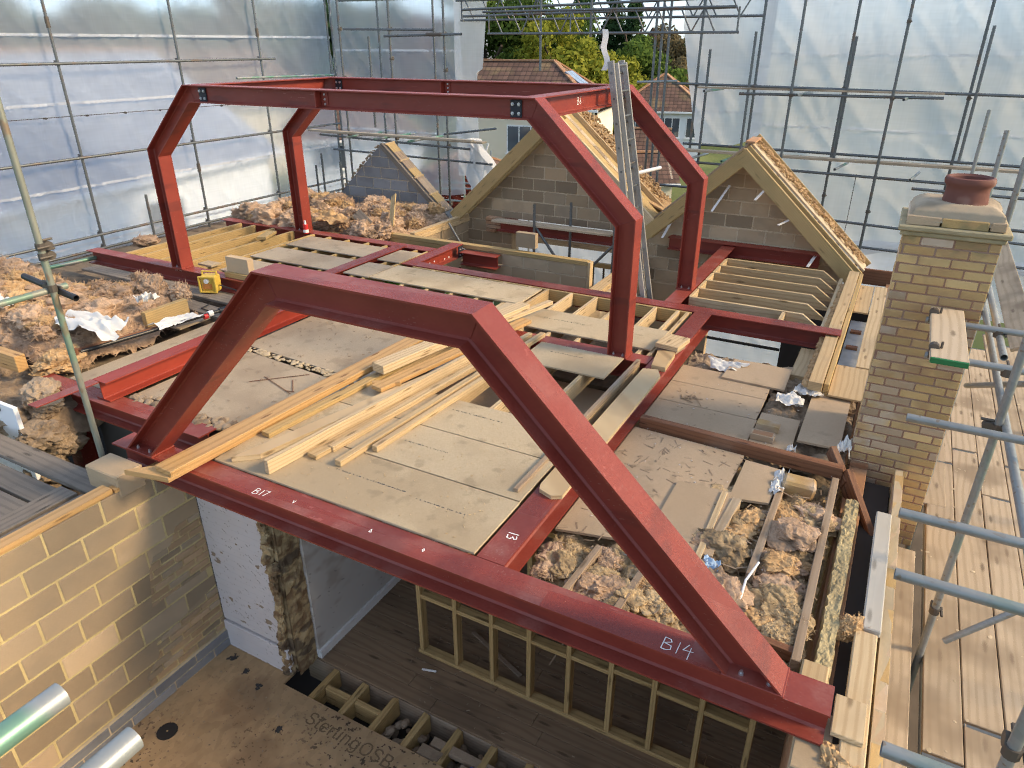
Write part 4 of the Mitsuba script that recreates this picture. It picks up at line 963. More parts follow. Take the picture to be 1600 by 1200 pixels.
part(wf, 'jamb', box(-6.20, -6.10, 11.46, 11.56, -2.0, -0.26, 'z'), 'm_pine')
part(wf, 'head', box(-6.09, -4.0, 11.46, 11.56, -0.40, -0.30, 'x'), 'm_pine')
part(wf, 'transom', box(-6.09, -4.0, 11.46, 11.54, -0.70, -0.62, 'x'), 'm_pine_treated')
for x in (-5.15, -4.85, -4.6, -4.4, -4.2): part(wf, 'bar', tube((x, 11.62, -1.9), (x, 11.62, -0.72), 0.018), 'm_dark', 30)
part(wf, 'bar', tube((-5.2, 11.66, -1.25), (-4.0, 11.66, -1.25), 0.018), 'm_dark', 30)
single('concrete_block', 'brown block standing on the upstand plate in front of the window opening', 'block', box(-5.12, -4.78, 9.60, 9.70, 0.03, 0.26), 'm_block')
# upstand in front of the opening
up = thing('block_upstand', 'low grey block upstand behind the far central beam', 'wall')
wall(up, Polygon([(-5.32, -0.085), (-3.86, -0.085), (-3.86, -0.9), (-6.1, -0.9), (-6.1, -0.30), (-5.32, -0.30)]), (0, 9.52, 0), X, -Y, 0, 0.2095, 0.43, 0.012, 0.10, ['m_block_cool'], 'm_mortar', 'block', z0=-0.9, seed=41)
single('wall_plate', 'long weathered timber plate along the top of the grey block upstand', 'timber', box(-7.85, -3.86, 9.50, 9.62, -0.082, -0.02, 'x'), 'm_pine_treated')
single('wall_plate', 'deep timber face below the long plate left of the short cross beam', 'timber', box(-7.85, -6.22, 9.51, 9.55, -0.28, -0.084, 'x'), 'm_pine_treated')
single('timber', 'end post of the grey block upstand beside the lower room', 'timber', box(-3.855, -3.815, 9.50, 9.62, -0.9, -0.03, 'z'), 'm_pine')
ck = thing('cheek_wall', 'block cheek wall with a timber plate at the left of the middle opening', 'wall')
wall(ck, sbox(9.7, -0.95, 11.40, -0.14), (-7.10, 0, 0), Y, X, 0, 0.2095, 0.43, 0.012, 0.10, ['m_block'], 'm_mortar', 'block', z0=-0.95, seed=43)
part(ck, 'plate', box(-7.24, -7.08, 9.66, 11.42, -0.135, -0.06, 'y'), 'm_pine')
part(ck, 'plate', box(-7.19, -7.095, 9.66, 11.42, -0.058, 0.0, 'y'), 'm_pine')
ck2 = thing('cheek_wall', 'block cheek wall with yellow boards right of the lower room', 'wall')
wall(ck2, sbox(8.4, -1.1, 11.40, -0.45), (-3.62, 0, 0), Y, -X, 0, 0.2095, 0.43, 0.012, 0.10, ['m_block'], 'm_mortar', 'block', z0=-0.95, seed=44)
part(ck2, 'plate', box(-3.74, -3.56, 8.5, 11.40, -0.44, -0.36, 'y'), 'm_pine')
# left gable
GL = (-9.22, 1.08, 0.89)
gl = thing('gable_wall', 'grey block gable at the left, painted in sky blue shade, rising out of pink wool', 'wall')
wall(gl, gable_poly(*GL, -10.75, -7.68, -0.55), (0, 11.58, 0), X, -Y, 0, 0.2095, 0.43, 0.014, 0.12, ['m_block_blue'], 'm_mortar', 'block', z0=-0.60, seed=51)  # bluish blocks, skylit shade put into the grey
v1 = thing('verge', 'stepped timber and tile verge down the right slope of the blue grey gable', 'roof edge')
part(v1, 'sloping_board', slope_bar((-9.17, 1.14), (-7.62, -0.24), 11.56, 11.62, 0.10), 'm_board_grey')
part(v1, 'sloping_board', slope_bar((-9.15, 1.13), (-7.52, -0.32), 11.63, 11.95, 0.02), 'm_block_blue')
for i in range(8):
    t = i / 8.0; x = -9.10 + 1.32 * t; z = 1.12 - 0.89 * (x + 9.15)
    part(v1, 'tile', bar((x, 11.76, z + 0.035), (x + 0.17, 11.76, z - 0.115), 0.26, 0.02, side=(0, 1, 0)), 'm_wood_dusty' if i % 3 else 'm_pine_treated')
    if i % 2 == 0: part(v1, 'batten', bar((x, 11.60, z + 0.03), (x, 11.9, z + 0.05), 0.035, 0.03), 'm_pine')
part(v1, 'rubble', ragged((-9.25, 1.08), (-10.55, -0.1), 11.5, 11.62, 0.02, 45, 400, 0.035), 'm_rubble', kind='stuff')
single('timber', 'short post and board at the foot of the blue grey gable beside the wool', 'timber', join([box(-7.98, -7.90, 11.35, 11.43, -0.4, 0.1, 'z'), box(-8.15, -7.75, 11.3, 11.36, -0.12, -0.05, 'x')]), 'm_pine')

# ------------------------------------------------------------------ chimney
ch = thing('chimney', 'yellow brick chimney stack with red mortar at the right', 'chimney')
CY = 5.9
def chim_bricks(u0, u1, base, ud, nr, seed):
    wall(ch, sbox(u0, -1.0, u1, 1.63), base, ud, nr, 0, 0.0712, 0.2135, 0.011, 0.06, ['m_brick_yellow'] * 4 + ['m_brick_pale'], 'm_mortar_red', 'brick', z0=-1.0, seed=seed, jit=0.004, vary=0.012)
chim_bricks(0.085, 0.705, (0, CY, 0), X, -Y, 61)
chim_bricks(CY + 0.062, CY + 0.62, (0.085, 0, 0), Y, -X, 62)
chim_bricks(CY + 0.062, CY + 0.62, (0.705, 0, 0), Y, X, 63)
part(ch, 'core', box(0.14, 0.65, CY + 0.06, CY + 0.60, -1.0, 1.62), 'm_mortar_red')
part(ch, 'corbel', box(0.062, 0.728, CY - 0.025, CY + 0.645, 1.632, 1.668, b=0.008, jit=0.003), 'm_corbel')
part(ch, 'corbel', box(0.040, 0.750, CY - 0.047, CY + 0.667, 1.670, 1.706, b=0.010, jit=0.003), 'm_corbel')
for i, (a, b) in enumerate(((0.085, 0.30), (0.31, 0.60), (0.61, 0.705))):
    part(ch, 'brick', box(a, b, CY - 0.004 * i, CY + 0.1, 1.71, 1.775, 'x', b=0.006, jit=0.003), ['m_brick_pale', 'm_brick_yellow', 'm_brick_pale'][i])
part(ch, 'brick', box(0.085, 0.18, CY + 0.105, CY + 0.6, 1.71, 1.775, 'y', b=0.006), 'm_brick_pale')
part(ch, 'brick', box(0.60, 0.705, CY + 0.105, CY + 0.6, 1.71, 1.775, 'y', b=0.006), 'm_brick_pale')
def flaunch(u, v):
    x = 0.085 + 0.62 * u; y = CY + 0.62 * v
    e = np.minimum(np.minimum(u, 1 - u), np.minimum(v, 1 - v))
    z = 1.776 + 0.080 * np.clip(e / 0.16, 0, 1) ** 0.55 + 0.025 * (meshkit.fbm(np.stack([x * 9, y * 9, x * 0], 1), 3, 4) - 0.5)
    return np.stack([x, y, np.where(e < 1e-6, 1.74, z)], 1)
part(ch, 'flaunching', grid(30, 30, flaunch), 'm_flaunch', True)
pot = thing('chimney_pot', 'squat terracotta pot on top of the yellow brick chimney', 'chimney pot')
prof = np.array([(0.0, 1.83), (0.150, 1.83), (0.146, 1.88), (0.140, 1.93), (0.142, 1.965), (0.160, 1.985), (0.164, 2.01), (0.158, 2.03), (0.142, 2.035), (0.126, 2.02), (0.118, 1.93), (0.0, 1.88)])
m = trimesh.creation.revolve(prof, sections=40); m.apply_translation([0.43, CY + 0.27, 0.0])
put(pot, m, 'm_terracotta', 40)

# ------------------------------------------------------------------ the old right floor
FR = -0.222
single('attic_floor', 'old dusty ceiling boards seen between the joists behind the timber pile', 'ceiling', box(-4.3, -1.67, 3.96, 6.32, -0.42, -0.40), 'm_chip_old')
single('ceiling_void', 'lath and plaster in painted shade below the old right floor', 'ceiling', box(-1.66, 0.02, 3.55, 7.05, -0.40, -0.385), 'm_shade_wool')
def old(label, poly, z=FR, t=0.02, mat='m_chip_old', stamp=False):
    return single('chipboard_sheet', label, 'chipboard sheet', poly_prism(poly, (z, z + t), 'z'), mat)
old('old brown chipboard on the right floor below the dark joist, next to beam B13', [(-1.66, 3.72), (-0.99, 3.88), (-0.72, 4.02), (-0.69, 5.36), (-1.66, 5.40)])
old('separate strip of old chipboard laid on top at the front of the right floor', [(-1.06, 3.86), (-0.60, 3.92), (-0.615, 4.74), (-1.06, 4.70)], FR + 0.021)
single('lath', 'pale edge lath on the strip of old chipboard by the right insulation', 'lath', bar((-0.68, 3.80, FR + 0.05), (-0.70, 4.70, FR + 0.05), 0.045, 0.014), 'm_pine')
old('square loose board beside the big stone of the right insulation', [(-0.66, 4.66), (-0.38, 4.72), (-0.36, 5.24), (-0.66, 5.26)], FR + 0.022)
old('row of old chipboard just beyond the dark joist', [(-1.66, 5.53), (-0.72, 5.53), (-0.72, 6.04), (-1.66, 6.04)])
old('middle row of old chipboard beyond the dark joist', [(-1.66, 6.05), (-0.73, 6.05), (-0.73, 6.50), (-1.66, 6.50)])
old('far row of old chipboard beyond the dark joist', [(-1.66, 6.51), (-0.73, 6.51), (-0.74, 6.92), (-1.66, 6.94)])
old('farthest raised piece of old chipboard at the lip of the dark opening', [(-1.22, 6.78), (-0.60, 6.76), (-0.61, 7.30), (-0.95, 7.32), (-1.20, 7.30)], FR + 0.022)
old('small square of old chipboard beside the bricks on the right floor', [(-0.71, 5.50), (-0.36, 5.50), (-0.37, 6.22), (-0.71, 6.22)])
old('right hand old chipboard panel next to the chimney', [(-0.34, 5.78), (0.0, 5.80), (0.0, 7.0), (-0.34, 7.02)], FR + 0.03)
single('joist', 'dark brown old joist lying across the right floor', 'joist', bar((-1.63, 5.46, FR + 0.055), (0.06, 5.40, FR + 0.055), 0.075, 0.11), 'm_wood_old')
single('timber', 'short dark rafter stub leaning from the old joist to the chimney', 'timber', bar((-0.06, 5.62, FR + 0.12), (0.10, 5.36, FR - 0.02), 0.05, 0.11), 'm_wood_old')
single('timber', 'dark brown sloping rafter foot in front of the chimney base', 'timber', bar((0.07, 5.42, FR + 0.05), (0.50, 4.84, FR - 0.48), 0.05, 0.17, side=(0.8, 0.6, 0)), 'm_wood_old')
single('brick', 'pale yellow brick lying on the right floor, farther of two', 'brick', box(-0.70, -0.505, 5.86, 5.96, FR + 0.022, FR + 0.085), 'm_brick_yellow')
k = single('brick', 'pink frogged brick lying on the right floor, nearer of two', 'brick', box(-0.71, -0.515, 5.66, 5.76, FR + 0.022, FR + 0.08), 'm_brick_pale')
part(k, 'frog', box(-0.695, -0.53, 5.672, 5.748, FR + 0.0795, FR + 0.0815), 'm_brick_red')
single('twigs', 'few dry twigs scattered on the old chipboard next to beam B13', 'twigs', join([tube((-1.4 + rng.uniform(-.08, .08), 6.2 + rng.uniform(-.08, .08), FR + 0.026), (-1.32 + rng.uniform(-.14, .14), 6.15 + rng.uniform(-.1, .1), FR + 0.03), 0.004, 5, False) for _ in range(12)]), 'm_wood_dusty', kind='stuff')

# insulation on the right: rough bed, clumps, old joists
def bed(x0, x1, y0, y1, z, amp, n, seed, fr=5.0):
    def fn(u, v):
        x = x0 + (x1 - x0) * u; y = y0 + (y1 - y0) * v
        p = np.stack([x * fr, y * fr, u * 0 + seed], 1)
        h = meshkit.fbm(p, 5, seed); r = 1 - 2 * np.abs(meshkit.fbm(p * 1.9 + 30, 4, seed + 3) - 0.5)
        return np.stack([x + 0.03 * (meshkit.noise(p * 3, seed) - 0.5), y + 0.03 * (meshkit.noise(p * 3 + 9, seed) - 0.5), z + amp * (1.3 * (h - 0.5) + 0.5 * (r - 0.7))], 1)
    nx = max(8, int(n * (x1 - x0))); ny = max(8, int(n * (y1 - y0)))
    return grid(nx, ny, fn)
single('insulation_bed', 'rough yellow brown loose insulation filling the right floor between its old joists', 'insulation', bed(-1.66, 0.06, 3.10, 5.36, -0.30, 0.16, 75, 5), 'm_wool_yellow', kind='stuff')
single('insulation_bed', 'grey debris and scraps at the far lip of the right floor', 'debris', bed(-1.66, -0.3, 6.9, 7.45, -0.26, 0.12, 70, 6, 8), 'm_rubble', kind='stuff')
single('insulation_bed', 'debris in the gap between the old chipboard panels by the chimney', 'debris', bed(-0.72, 0.06, 5.4, 7.3, -0.27, 0.10, 70, 7, 8), 'm_rubble', kind='stuff')
for lab, p, r, m in (('pale fluffy clump of insulation in the middle of the right bed', (-0.48, 3.62, -0.20), 0.15, 'm_wool_pink'), ('round cream clump of insulation near the chimney side of the right bed', (-0.16, 4.40, -0.18), 0.13, 'm_wool_pink'),
                     ('yellow foam lump beside the round cream clump', (-0.20, 4.08, -0.20), 0.095, 'm_wool_orange'), ('brown clump of insulation at the left end of the right bed', (-1.45, 3.40, -0.24), 0.13, 'm_wool_yellow'),
                     ('grey pink torn insulation hanging over the ceiling edge', (-1.15, 3.30, -0.25), 0.15, 'm_wool_pink'), ('dark torn insulation beside the nearest portal leg', (-0.80, 3.38, -0.26), 0.14, 'm_wool_yellow'),
                     ('yellow clump of insulation in the upper bay of the right bed', (-0.55, 4.10, -0.22), 0.14, 'm_wool_yellow'), ('wool clump low in the right hand bay of the right bed', (-0.15, 3.72, -0.26), 0.13, 'm_wool_yellow')):
    single('insulation_clump', lab, 'insulation', fluff(p, r, (1.2, 1, 0.5), int(r * 1000) + int(abs(p[0]) * 50), 5), m)
RB = 'torn insulation between the old joists on the right'
for i in range(56):
    x = rng.choice((rng.uniform(-1.6, -0.75), rng.uniform(-0.72, -0.38), rng.uniform(-0.31, 0.0), rng.uniform(-0.31, 0.0)))
    y = rng.uniform(3.15, 3.72) if x < -0.72 else rng.uniform(3.3, 4.9)
    single('insulation_clump', 'torn scrap of brown yellow insulation between the old joists on the right', 'insulation', fluff((x, y, -0.25 + rng.uniform(-0.02, 0.03)), rng.uniform(0.05, 0.11), (1.3, 1, 0.5), 700 + i, 4), ('m_wool_yellow', 'm_wool_orange', 'm_wool_pink', 'm_wool_yellow')[i % 4], RB)
single('stone', 'large pale yellow broken stone at the top of the right insulation', 'stone', box(-0.33, -0.10, 5.00, 5.16, -0.26, -0.12, b=0.02, jit=0.012), 'm_brick_yellow')
for lab, a, b, w, m in (('old grey joist through the middle of the right insulation', (-0.345, 3.86), (-0.335, 4.95), 0.05, 'm_wood_dusty'), ('old brown joist at the outer side of the right insulation', (0.03, 3.25), (0.02, 5.30), 0.055, 'm_wood_dusty'),
                        ('short grey joist end at the left of the right insulation', (-1.33, 3.12), (-1.30, 3.66), 0.045, 'm_wood_dusty'), ('second short grey joist end, hanging over the stud partition', (-0.99, 3.10), (-0.96, 3.56), 0.045, 'm_wood_dusty'),
                        ('pale broken plank among the upper right insulation', (-0.63, 4.18), (-0.60, 4.66), 0.06, 'm_board')):
    single('joist', lab, 'joist', bar((a[0], a[1], -0.225), (b[0], b[1], -0.215), w, 0.10, jit=0.004), m)
single('timber', 'dark charred board hanging along the near edge of the right ceiling', 'timber', bar((-1.62, 3.22, -0.40), (0.05, 3.14, -0.40), 0.03, 0.10), 'm_wood_old')
single('timber', 'small charred board inside the right insulation by the portal foot', 'timber', bar((-0.28, 3.36, -0.23), (0.02, 3.34, -0.23), 0.05, 0.08), 'm_wood_old')
def crumple(p, sx, sy, h, seed, n=26):
    def fn(u, v):
        x = (u - 0.5) * sx; y = (v - 0.5) * sy
        q = np.stack([u * 4, v * 4, u * 0 + seed], 1)
        return np.stack([p[0] + x * (0.7 + 0.5 * meshkit.noise(q + 5, seed)), p[1] + y * (0.7 + 0.5 * meshkit.noise(q + 9, seed)), p[2] + h * meshkit.fbm(q, 3, seed) + h * 0.5 * np.abs(meshkit.noise(q * 2.3, seed + 1) - 0.5)], 1)
    return grid(n, n, fn)
for lab, p, sx, sy, h, m in (('pale blue rag beside the nearest portal leg', (-0.59, 3.82, -0.24), 0.13, 0.16, 0.09, 'm_blue_cloth'), ('blue white torn bag by the left end of the right insulation', (-1.02, 3.74, -0.24), 0.22, 0.10, 0.07, 'm_blue_cloth'),
                             ('white plastic scrap at the far debris by the eaves', (-0.38, 6.80, -0.22), 0.26, 0.24, 0.12, 'm_paper'), ('white plastic scrap next to the chimney side panel', (0.03, 5.82, -0.22), 0.10, 0.22, 0.12, 'm_paper'),
                             ('crumpled clear plastic in the debris beside the small chipboard square', (-0.52, 6.55, -0.22), 0.26, 0.22, 0.10, 'm_paper'), ('grey white torn sheet beside the pale stone', (-0.36, 5.02, -0.22), 0.10, 0.34, 0.10, 'm_paper'),
                             ('white plastic at the corner of the old joist end', (-0.36, 5.62, -0.22), 0.07, 0.09, 0.07, 'm_paper'), ('crumpled grey plastic at the far end of beam B13', (-1.25, 7.1, -0.25), 0.4, 0.22, 0.12, 'm_paper')):
    single('plastic_scrap', lab, 'scrap', crumple(p, sx, sy, h, int(abs(p[0] * 100)) + 3), m, smooth=True)
single('cable', 'thin white cable curling through the right insulation', 'cable', join([tube(a, b, 0.008, 8, False) for a, b in zip(*(lambda q: (q[:-1], q[1:]))([(-0.55, 3.28, -0.16), (-0.46, 3.36, -0.15), (-0.38, 3.46, -0.145), (-0.345, 3.58, -0.15), (-0.35, 3.75, -0.15), (-0.31, 3.95, -0.14)]))]), 'm_white')

# ------------------------------------------------------------------ the outer right wall head, planks
rw = single('rockwool_strip', 'strip of olive rock wool standing in the cavity at the right wall head', 'insulation', (lambda g: (g[0], g[1]))(grid(10, 150, lambda u, v: np.stack([0.115 + 0.105 * u + 0.02 * (meshkit.noise(np.stack([v * 60, u * 3, u * 0], 1), 2) - 0.5), 3.15 + 1.95 * v, -0.215 + 0.03 * meshkit.fbm(np.stack([u * 6, v * 40, u * 0], 1), 4, 3) - 0.25 * (np.abs(u - 0.5) > 0.47)], 1))), 'm_rockwool')
single('lintel_board', 'white painted board lying along the right wall head', 'board', box(0.335, 0.435, 3.72, 5.02, -0.24, -0.19, 'y', b=0.006), 'm_white_worn')
single('timber', 'yellow timber plate at the right wall head beside the front beam end', 'timber', box(0.30, 0.42, 2.62, 3.70, -0.27, -0.20, 'y', b=0.006), 'm_pine')
single('timber', 'pale square offcut on the right wall head near the front beam end', 'timber', box(0.25, 0.40, 2.86, 3.12, -0.20, -0.17, 'y'), 'm_pine')
single('timber', 'pale perforated block behind the front beam end', 'timber', box(0.06, 0.20, 3.02, 3.28, -0.30, -0.16, 'y', b=0.01), 'm_pine')
bc = thing('brick_course', 'yellow bricks at the top of the outer right wall below the planks', 'wall')
wall(bc, sbox(1.6, -0.85, 5.85, -0.27), (0.50, 0, 0), Y, X, 0, 0.0712, 0.2135, 0.011, 0.06, ['m_brick_yellow', 'm_brick_pale'], 'm_mortar', 'brick', z0=-0.85, seed=71)
single('insulation_clump', 'bright orange torn insulation below the front beam end', 'insulation', join([lump((0.29 + rng.uniform(-0.06, 0.06), 2.3 + 0.11 * i, -0.27), rng.uniform(0.08, 0.12), 4, 0.55, 2.6, (1, 1.2, 0.8), 70 + i) for i in range(5)]), 'm_wool_orange')
single('insulation_clump', 'tuft of orange insulation between the rock wool and the white board', 'insulation', lump((0.275, 3.72, -0.23), 0.085, 4, 0.5, 2.6, (0.8, 1.3, 0.8), 99), 'm_wool_orange')
bc = thing('block_pier', 'pale concrete blocks at the wall end under the right end of the front beam', 'wall')
for j in range(9): part(bc, 'block', box(0.10, 0.27, 2.62, 3.02, -0.42 - 0.205 * j, -0.226 - 0.205 * j, b=0.006, jit=0.003), 'm_block_cool')
# ------------------------------------------------------------------ left: old floor, wool, boards, pipes
single('insulation_bed', 'wide heap of torn pink and orange wool on the left floor', 'insulation', taper(bed(-13.0, -7.55, 3.75, 5.62, -0.10, 0.30, 36, 15, 4.0), -14, -7.55, 3.75, 5.62, 0.35, 0.22), 'm_wool_pink', kind='stuff')
single('insulation_bed', 'heap of torn pink wool in front of the blue grey gable', 'insulation', taper(bed(-11.0, -7.35, 9.12, 11.5, -0.10, 0.28, 40, 16, 4.0), -11.0, -7.35, 9.12, 11.6, 0.3, 0.2), 'm_wool_pink', kind='stuff')
single('rubble_bed', 'dark rubble below the wool at the far left corner', 'rubble', taper(bed(-13.0, -6.7, 2.95, 3.85, -0.36, 0.16, 40, 17, 6.0), -14, -6.7, 2.9, 3.9, 0.3, 0.3), 'm_rubble', kind='stuff')
single('attic_floor', 'old ceiling in painted shade under the left wool', 'ceiling', box(-13.0, -4.95, 3.64, 6.33, -0.50, -0.42), 'm_shade_wool')
single('attic_floor', 'old ceiling in painted shade under the far wool and bare joists', 'ceiling', box(-13.0, -7.3, 6.5, 11.6, -0.62, -0.55), 'm_shade_wool')
single('attic_floor', 'old ceiling in painted shade below the central joists', 'ceiling', box(-7.2, -1.70, 6.50, 8.0, -0.50, -0.45), 'm_shade_wool')
clumps = []
WC = 'torn wool clumps on the left heap'
for i in range(110):
    x = rng.uniform(-12.4, -7.85); y = rng.uniform(3.95, 5.42)
    single('insulation_clump', 'torn clump of pink orange wool lying on the left heap', 'insulation', fluff((x, y, -0.02 + rng.uniform(-0.08, 0.03)), rng.uniform(0.08, 0.20), (1.3, 1.0, 0.6), 200 + i), ('m_wool_pink', 'm_wool_orange', 'm_wool_pink')[i % 3], WC, True)
WF = 'torn wool clumps before the blue grey gable'
for i in range(84):
    x = rng.uniform(-10.8, -7.5); y = rng.uniform(9.2, 11.3)
    single('insulation_clump', 'torn clump of pink wool in front of the blue grey gable', 'insulation', fluff((x, y, -0.04 + 0.01 * (y - 9.2) + rng.uniform(-0.05, 0.06)), rng.uniform(0.09, 0.20), (1.15, 0.95, 0.75), 300 + i), ('m_wool_pink', 'm_wool_pink', 'm_wool_orange')[i % 3], WF, True)
for i, (x, y, m) in enumerate(((-10.55, 9.35, 'm_wool_pink'), (-9.95, 9.2, 'm_wool_pink'), (-9.35, 9.25, 'm_wool_pink'))):
    single('insulation_clump', ['grey pink wool clump behind the cut end of the back beam, leftmost of three', 'grey pink wool clump behind the back beam, middle of three', 'grey pink wool clump beside the back left portal foot'][i], 'insulation', fluff((x, y, 0.03), 0.24, (1.2, 1, 0.8), 360 + i), m)
single('insulation_clump', 'wool lump on the bare floor left of the yellow joists', 'insulation', lump((-11.0, 7.4, -0.1), 0.16, 4, 0.5, 2.2, (1.4, 1, 0.6), 365), 'm_wool_pink')
single('cardboard', 'crumpled orange card lying at the near edge of the far wool', 'card', crumple((-8.55, 9.32, 0.06), 0.75, 0.45, 0.22, 11), 'm_wool_orange', smooth=True)
single('offcut', 'grey board scrap standing in the far wool', 'offcut', bar((-8.15, 9.45, 0.28), (-7.85, 9.4, 0.10), 0.18, 0.02, side=(0, 0.5, 0.8)), 'm_board_grey')
single('offcut', 'long yellow board sticking out of the far wool by the cheek plate', 'offcut', bar((-8.05, 10.4, 0.42), (-7.65, 9.75, 0.02), 0.12, 0.025, side=(1, 0, 0.6)), 'm_pine_treated')
for lab, x, y, r in (('round wool roll at the right end of the left heap', -8.22, 5.50, 0.155), ('small wool roll next to the round wool roll', -7.86, 5.62, 0.10), ('peaked wool tuft left of the round wool roll', -8.62, 5.62, 0.14)):
    single('insulation_roll', lab, 'insulation', fluff((x, y, 0.03), r, (1.0, 0.85, 0.95), int(r * 1000), 5), 'm_wool_pink')
single('paper_sheet', 'crumpled white paper sheet at the front of the left wool', 'paper', crumple((-7.62, 4.28, -0.02), 1.0, 0.42, 0.20, 5), 'm_paper', smooth=True)
single('paper_sheet', 'small white paper flap standing in the left wool', 'paper', crumple((-7.68, 5.0, 0.05), 0.22, 0.20, 0.22, 8), 'm_paper', smooth=True)
single('paper_sheet', 'grey white paper scrap at the far left of the wool', 'paper', crumple((-9.0, 4.0, 0.06), 0.35, 0.25, 0.2, 9), 'm_paper', smooth=True)
single('paper_sheet', 'colourful torn packaging beside the black pipe', 'paper', crumple((-7.25, 5.0, -0.10), 0.25, 0.55, 0.08, 21), 'm_paper', smooth=True)
single('plank', 'long grey dusty plank along the red beam left of the yellow lamp', 'plank', bar((-10.6, 6.12, -0.17), (-7.0, 6.05, -0.17), 0.26, 0.03), 'm_board_grey')
single('plank', 'second grey plank nearer the wool, passing under the yellow lamp', 'plank', bar((-8.6, 5.80, -0.20), (-6.6, 5.62, -0.20), 0.24, 0.03), 'm_board_grey')
single('chipboard_sheet', 'dusty chipboard strip between the black pipe and beam B1', 'chipboard sheet', box(-7.16, -6.50, 3.62, 5.55, -0.235, -0.215), 'm_chip_left')
single('chipboard_sheet', 'dusty chipboard corner beyond the black pipe', 'chipboard sheet', box(-7.75, -7.25, 5.05, 5.50, -0.20, -0.18), 'm_chip_left')
single('timber', 'yellow foam faced timber upstand at the right end of the left wool', 'timber', box(-7.70, -7.62, 4.9, 5.5, -0.18, 0.0, 'y'), 'm_pine_treated')
single('insulation_clump', 'yellow insulation scraps at the near end of the black pipe', 'insulation', fluff((-7.55, 3.78, -0.18), 0.20, (1.3, 0.9, 0.5), 371, 5), 'm_wool_orange')
single('timber', 'orange block ends at the far left under the wool', 'timber', box(-8.6, -7.75, 3.45, 3.56, -0.22, -0.04), 'm_pine_warm')
pp = thing('pipe', 'black pipe with red and white fittings left of beam B1', 'pipe')
part(pp, 'tube', tube((-7.42, 3.95, -0.10), (-7.05, 6.15, -0.10), 0.022, 12, False), 'm_black', 30)
part(pp, 'fitting', cyl((-7.17, 5.45, -0.10), (0.166, 0.986, 0), 0.036, 0.06), 'm_white', 30)
part(pp, 'fitting', cyl((-7.175, 5.38, -0.115), (0.166, 0.986, 0), 0.034, 0.05), 'm_red', 30)
part(pp, 'fitting', cyl((-7.14, 5.62, -0.10), (0.166, 0.986, 0), 0.034, 0.11), 'm_plate_dark', 30)
single('pipe', 'rusty brown pipe beside the black pipe with an upright stub', 'pipe', join([tube((-7.53, 3.95, -0.11), (-7.3, 5.2, -0.12), 0.02, 10, False), cyl((-7.42, 3.90, -0.12), Z, 0.022, 0.16)]), 'm_wood_old')
lamp = thing('site_lamp', 'yellow plastic site lamp box on the grey plank behind the nearest portal', 'lamp')
def spin(m, c, deg):
    a = math.radians(deg); R = np.array([[math.cos(a), -math.sin(a), 0], [math.sin(a), math.cos(a), 0], [0, 0, 1]])
    v = (np.asarray(m[0]) - c) @ R.T + c
    return (v, m[1], m[2])
c0 = np.array([-7.98, 6.17, -0.15]); q = lambda m: spin(m, c0, 24)
part(lamp, 'case', q(box(-8.09, -7.87, 6.09, 6.25, -0.145, 0.085, b=0.02)), 'm_yellow')
part(lamp, 'handle', q(join([box(-8.09, -7.87, 6.16, 6.18, 0.12, 0.14, b=0.006), box(-8.09, -8.065, 6.16, 6.18, 0.08, 0.13), box(-7.895, -7.87, 6.16, 6.18, 0.08, 0.13)])), 'm_yellow')
part(lamp, 'cage', q(join([box(-8.10, -8.08, 6.055, 6.09, -0.14, 0.08), box(-7.88, -7.86, 6.055, 6.09, -0.14, 0.08), box(-8.10, -7.86, 6.055, 6.09, 0.065, 0.085), box(-8.10, -7.86, 6.055, 6.09, -0.14, -0.12)])), 'm_yellow')
part(lamp, 'panel', q(box(-8.05, -7.93, 6.072, 6.09, -0.09, -0.02)), 'm_orange')
part(lamp, 'socket', cyl(q((np.array([[-7.99, 6.075, 0.02]]), None, None))[0][0], (math.sin(math.radians(24)), -math.cos(math.radians(24)), 0), 0.032, 0.03), 'm_white', 30)
single('cable', 'black cable trailing from the yellow lamp over the planks', 'cable', join([tube(a, b, 0.008, 6, False) for a, b in zip(*(lambda q: (q[:-1], q[1:]))([(-7.86, 6.2, -0.05), (-7.6, 6.25, -0.10), (-7.35, 6.1, -0.14), (-7.25, 5.8, -0.165), (-7.35, 5.62, -0.17), (-7.6, 5.66, -0.17), (-7.62, 5.8, -0.165)]))]), 'm_black')
bot = thing('bottle', 'small red bottle with white cap at the foot of the back left portal', 'bottle')
part(bot, 'body', cyl((-8.68, 8.76, 0.085), Z, 0.042, 0.15), 'm_red', 30)
part(bot, 'label', cyl((-8.68, 8.76, 0.05), Z, 0.0435, 0.05), 'm_white', 30)
part(bot, 'cap', tube((-8.68, 8.76, 0.16), (-8.68, 8.76, 0.22), 0.018, 12, False), 'm_white', 30)

# old chipboard under the nearest portal
single('chipboard_sheet', 'dusty old chipboard floor between beam B1 and the timber pile, nearer sheet', 'chipboard sheet', poly_prism([(-6.22, 3.72), (-4.35, 3.72), (-4.3, 4.85), (-6.22, 5.02)], (-0.235, -0.215), 'z'), 'm_chip_left')
single('chipboard_sheet', 'dusty old chipboard floor between beam B1 and the timber pile, farther sheet', 'chipboard sheet', poly_prism([(-6.22, 5.12), (-4.2, 4.98), (-4.05, 6.3), (-6.22, 6.3)], (-0.225, -0.205), 'z'), 'm_chip_left')
single('debris', 'line of splinters and chips in the joint of the dusty old chipboard', 'debris', join([lump((-6.2 + 2.0 * t_ + rng.uniform(-0.03, 0.03), 5.07 - 0.14 * t_ + rng.uniform(-0.05, 0.05), -0.21), rng.uniform(0.008, 0.03), 1, 0.4, 2, (1.5, 1, 0.5), i) for i, t_ in enumerate(np.linspace(0, 1, 130))]), 'm_chip', kind='stuff')
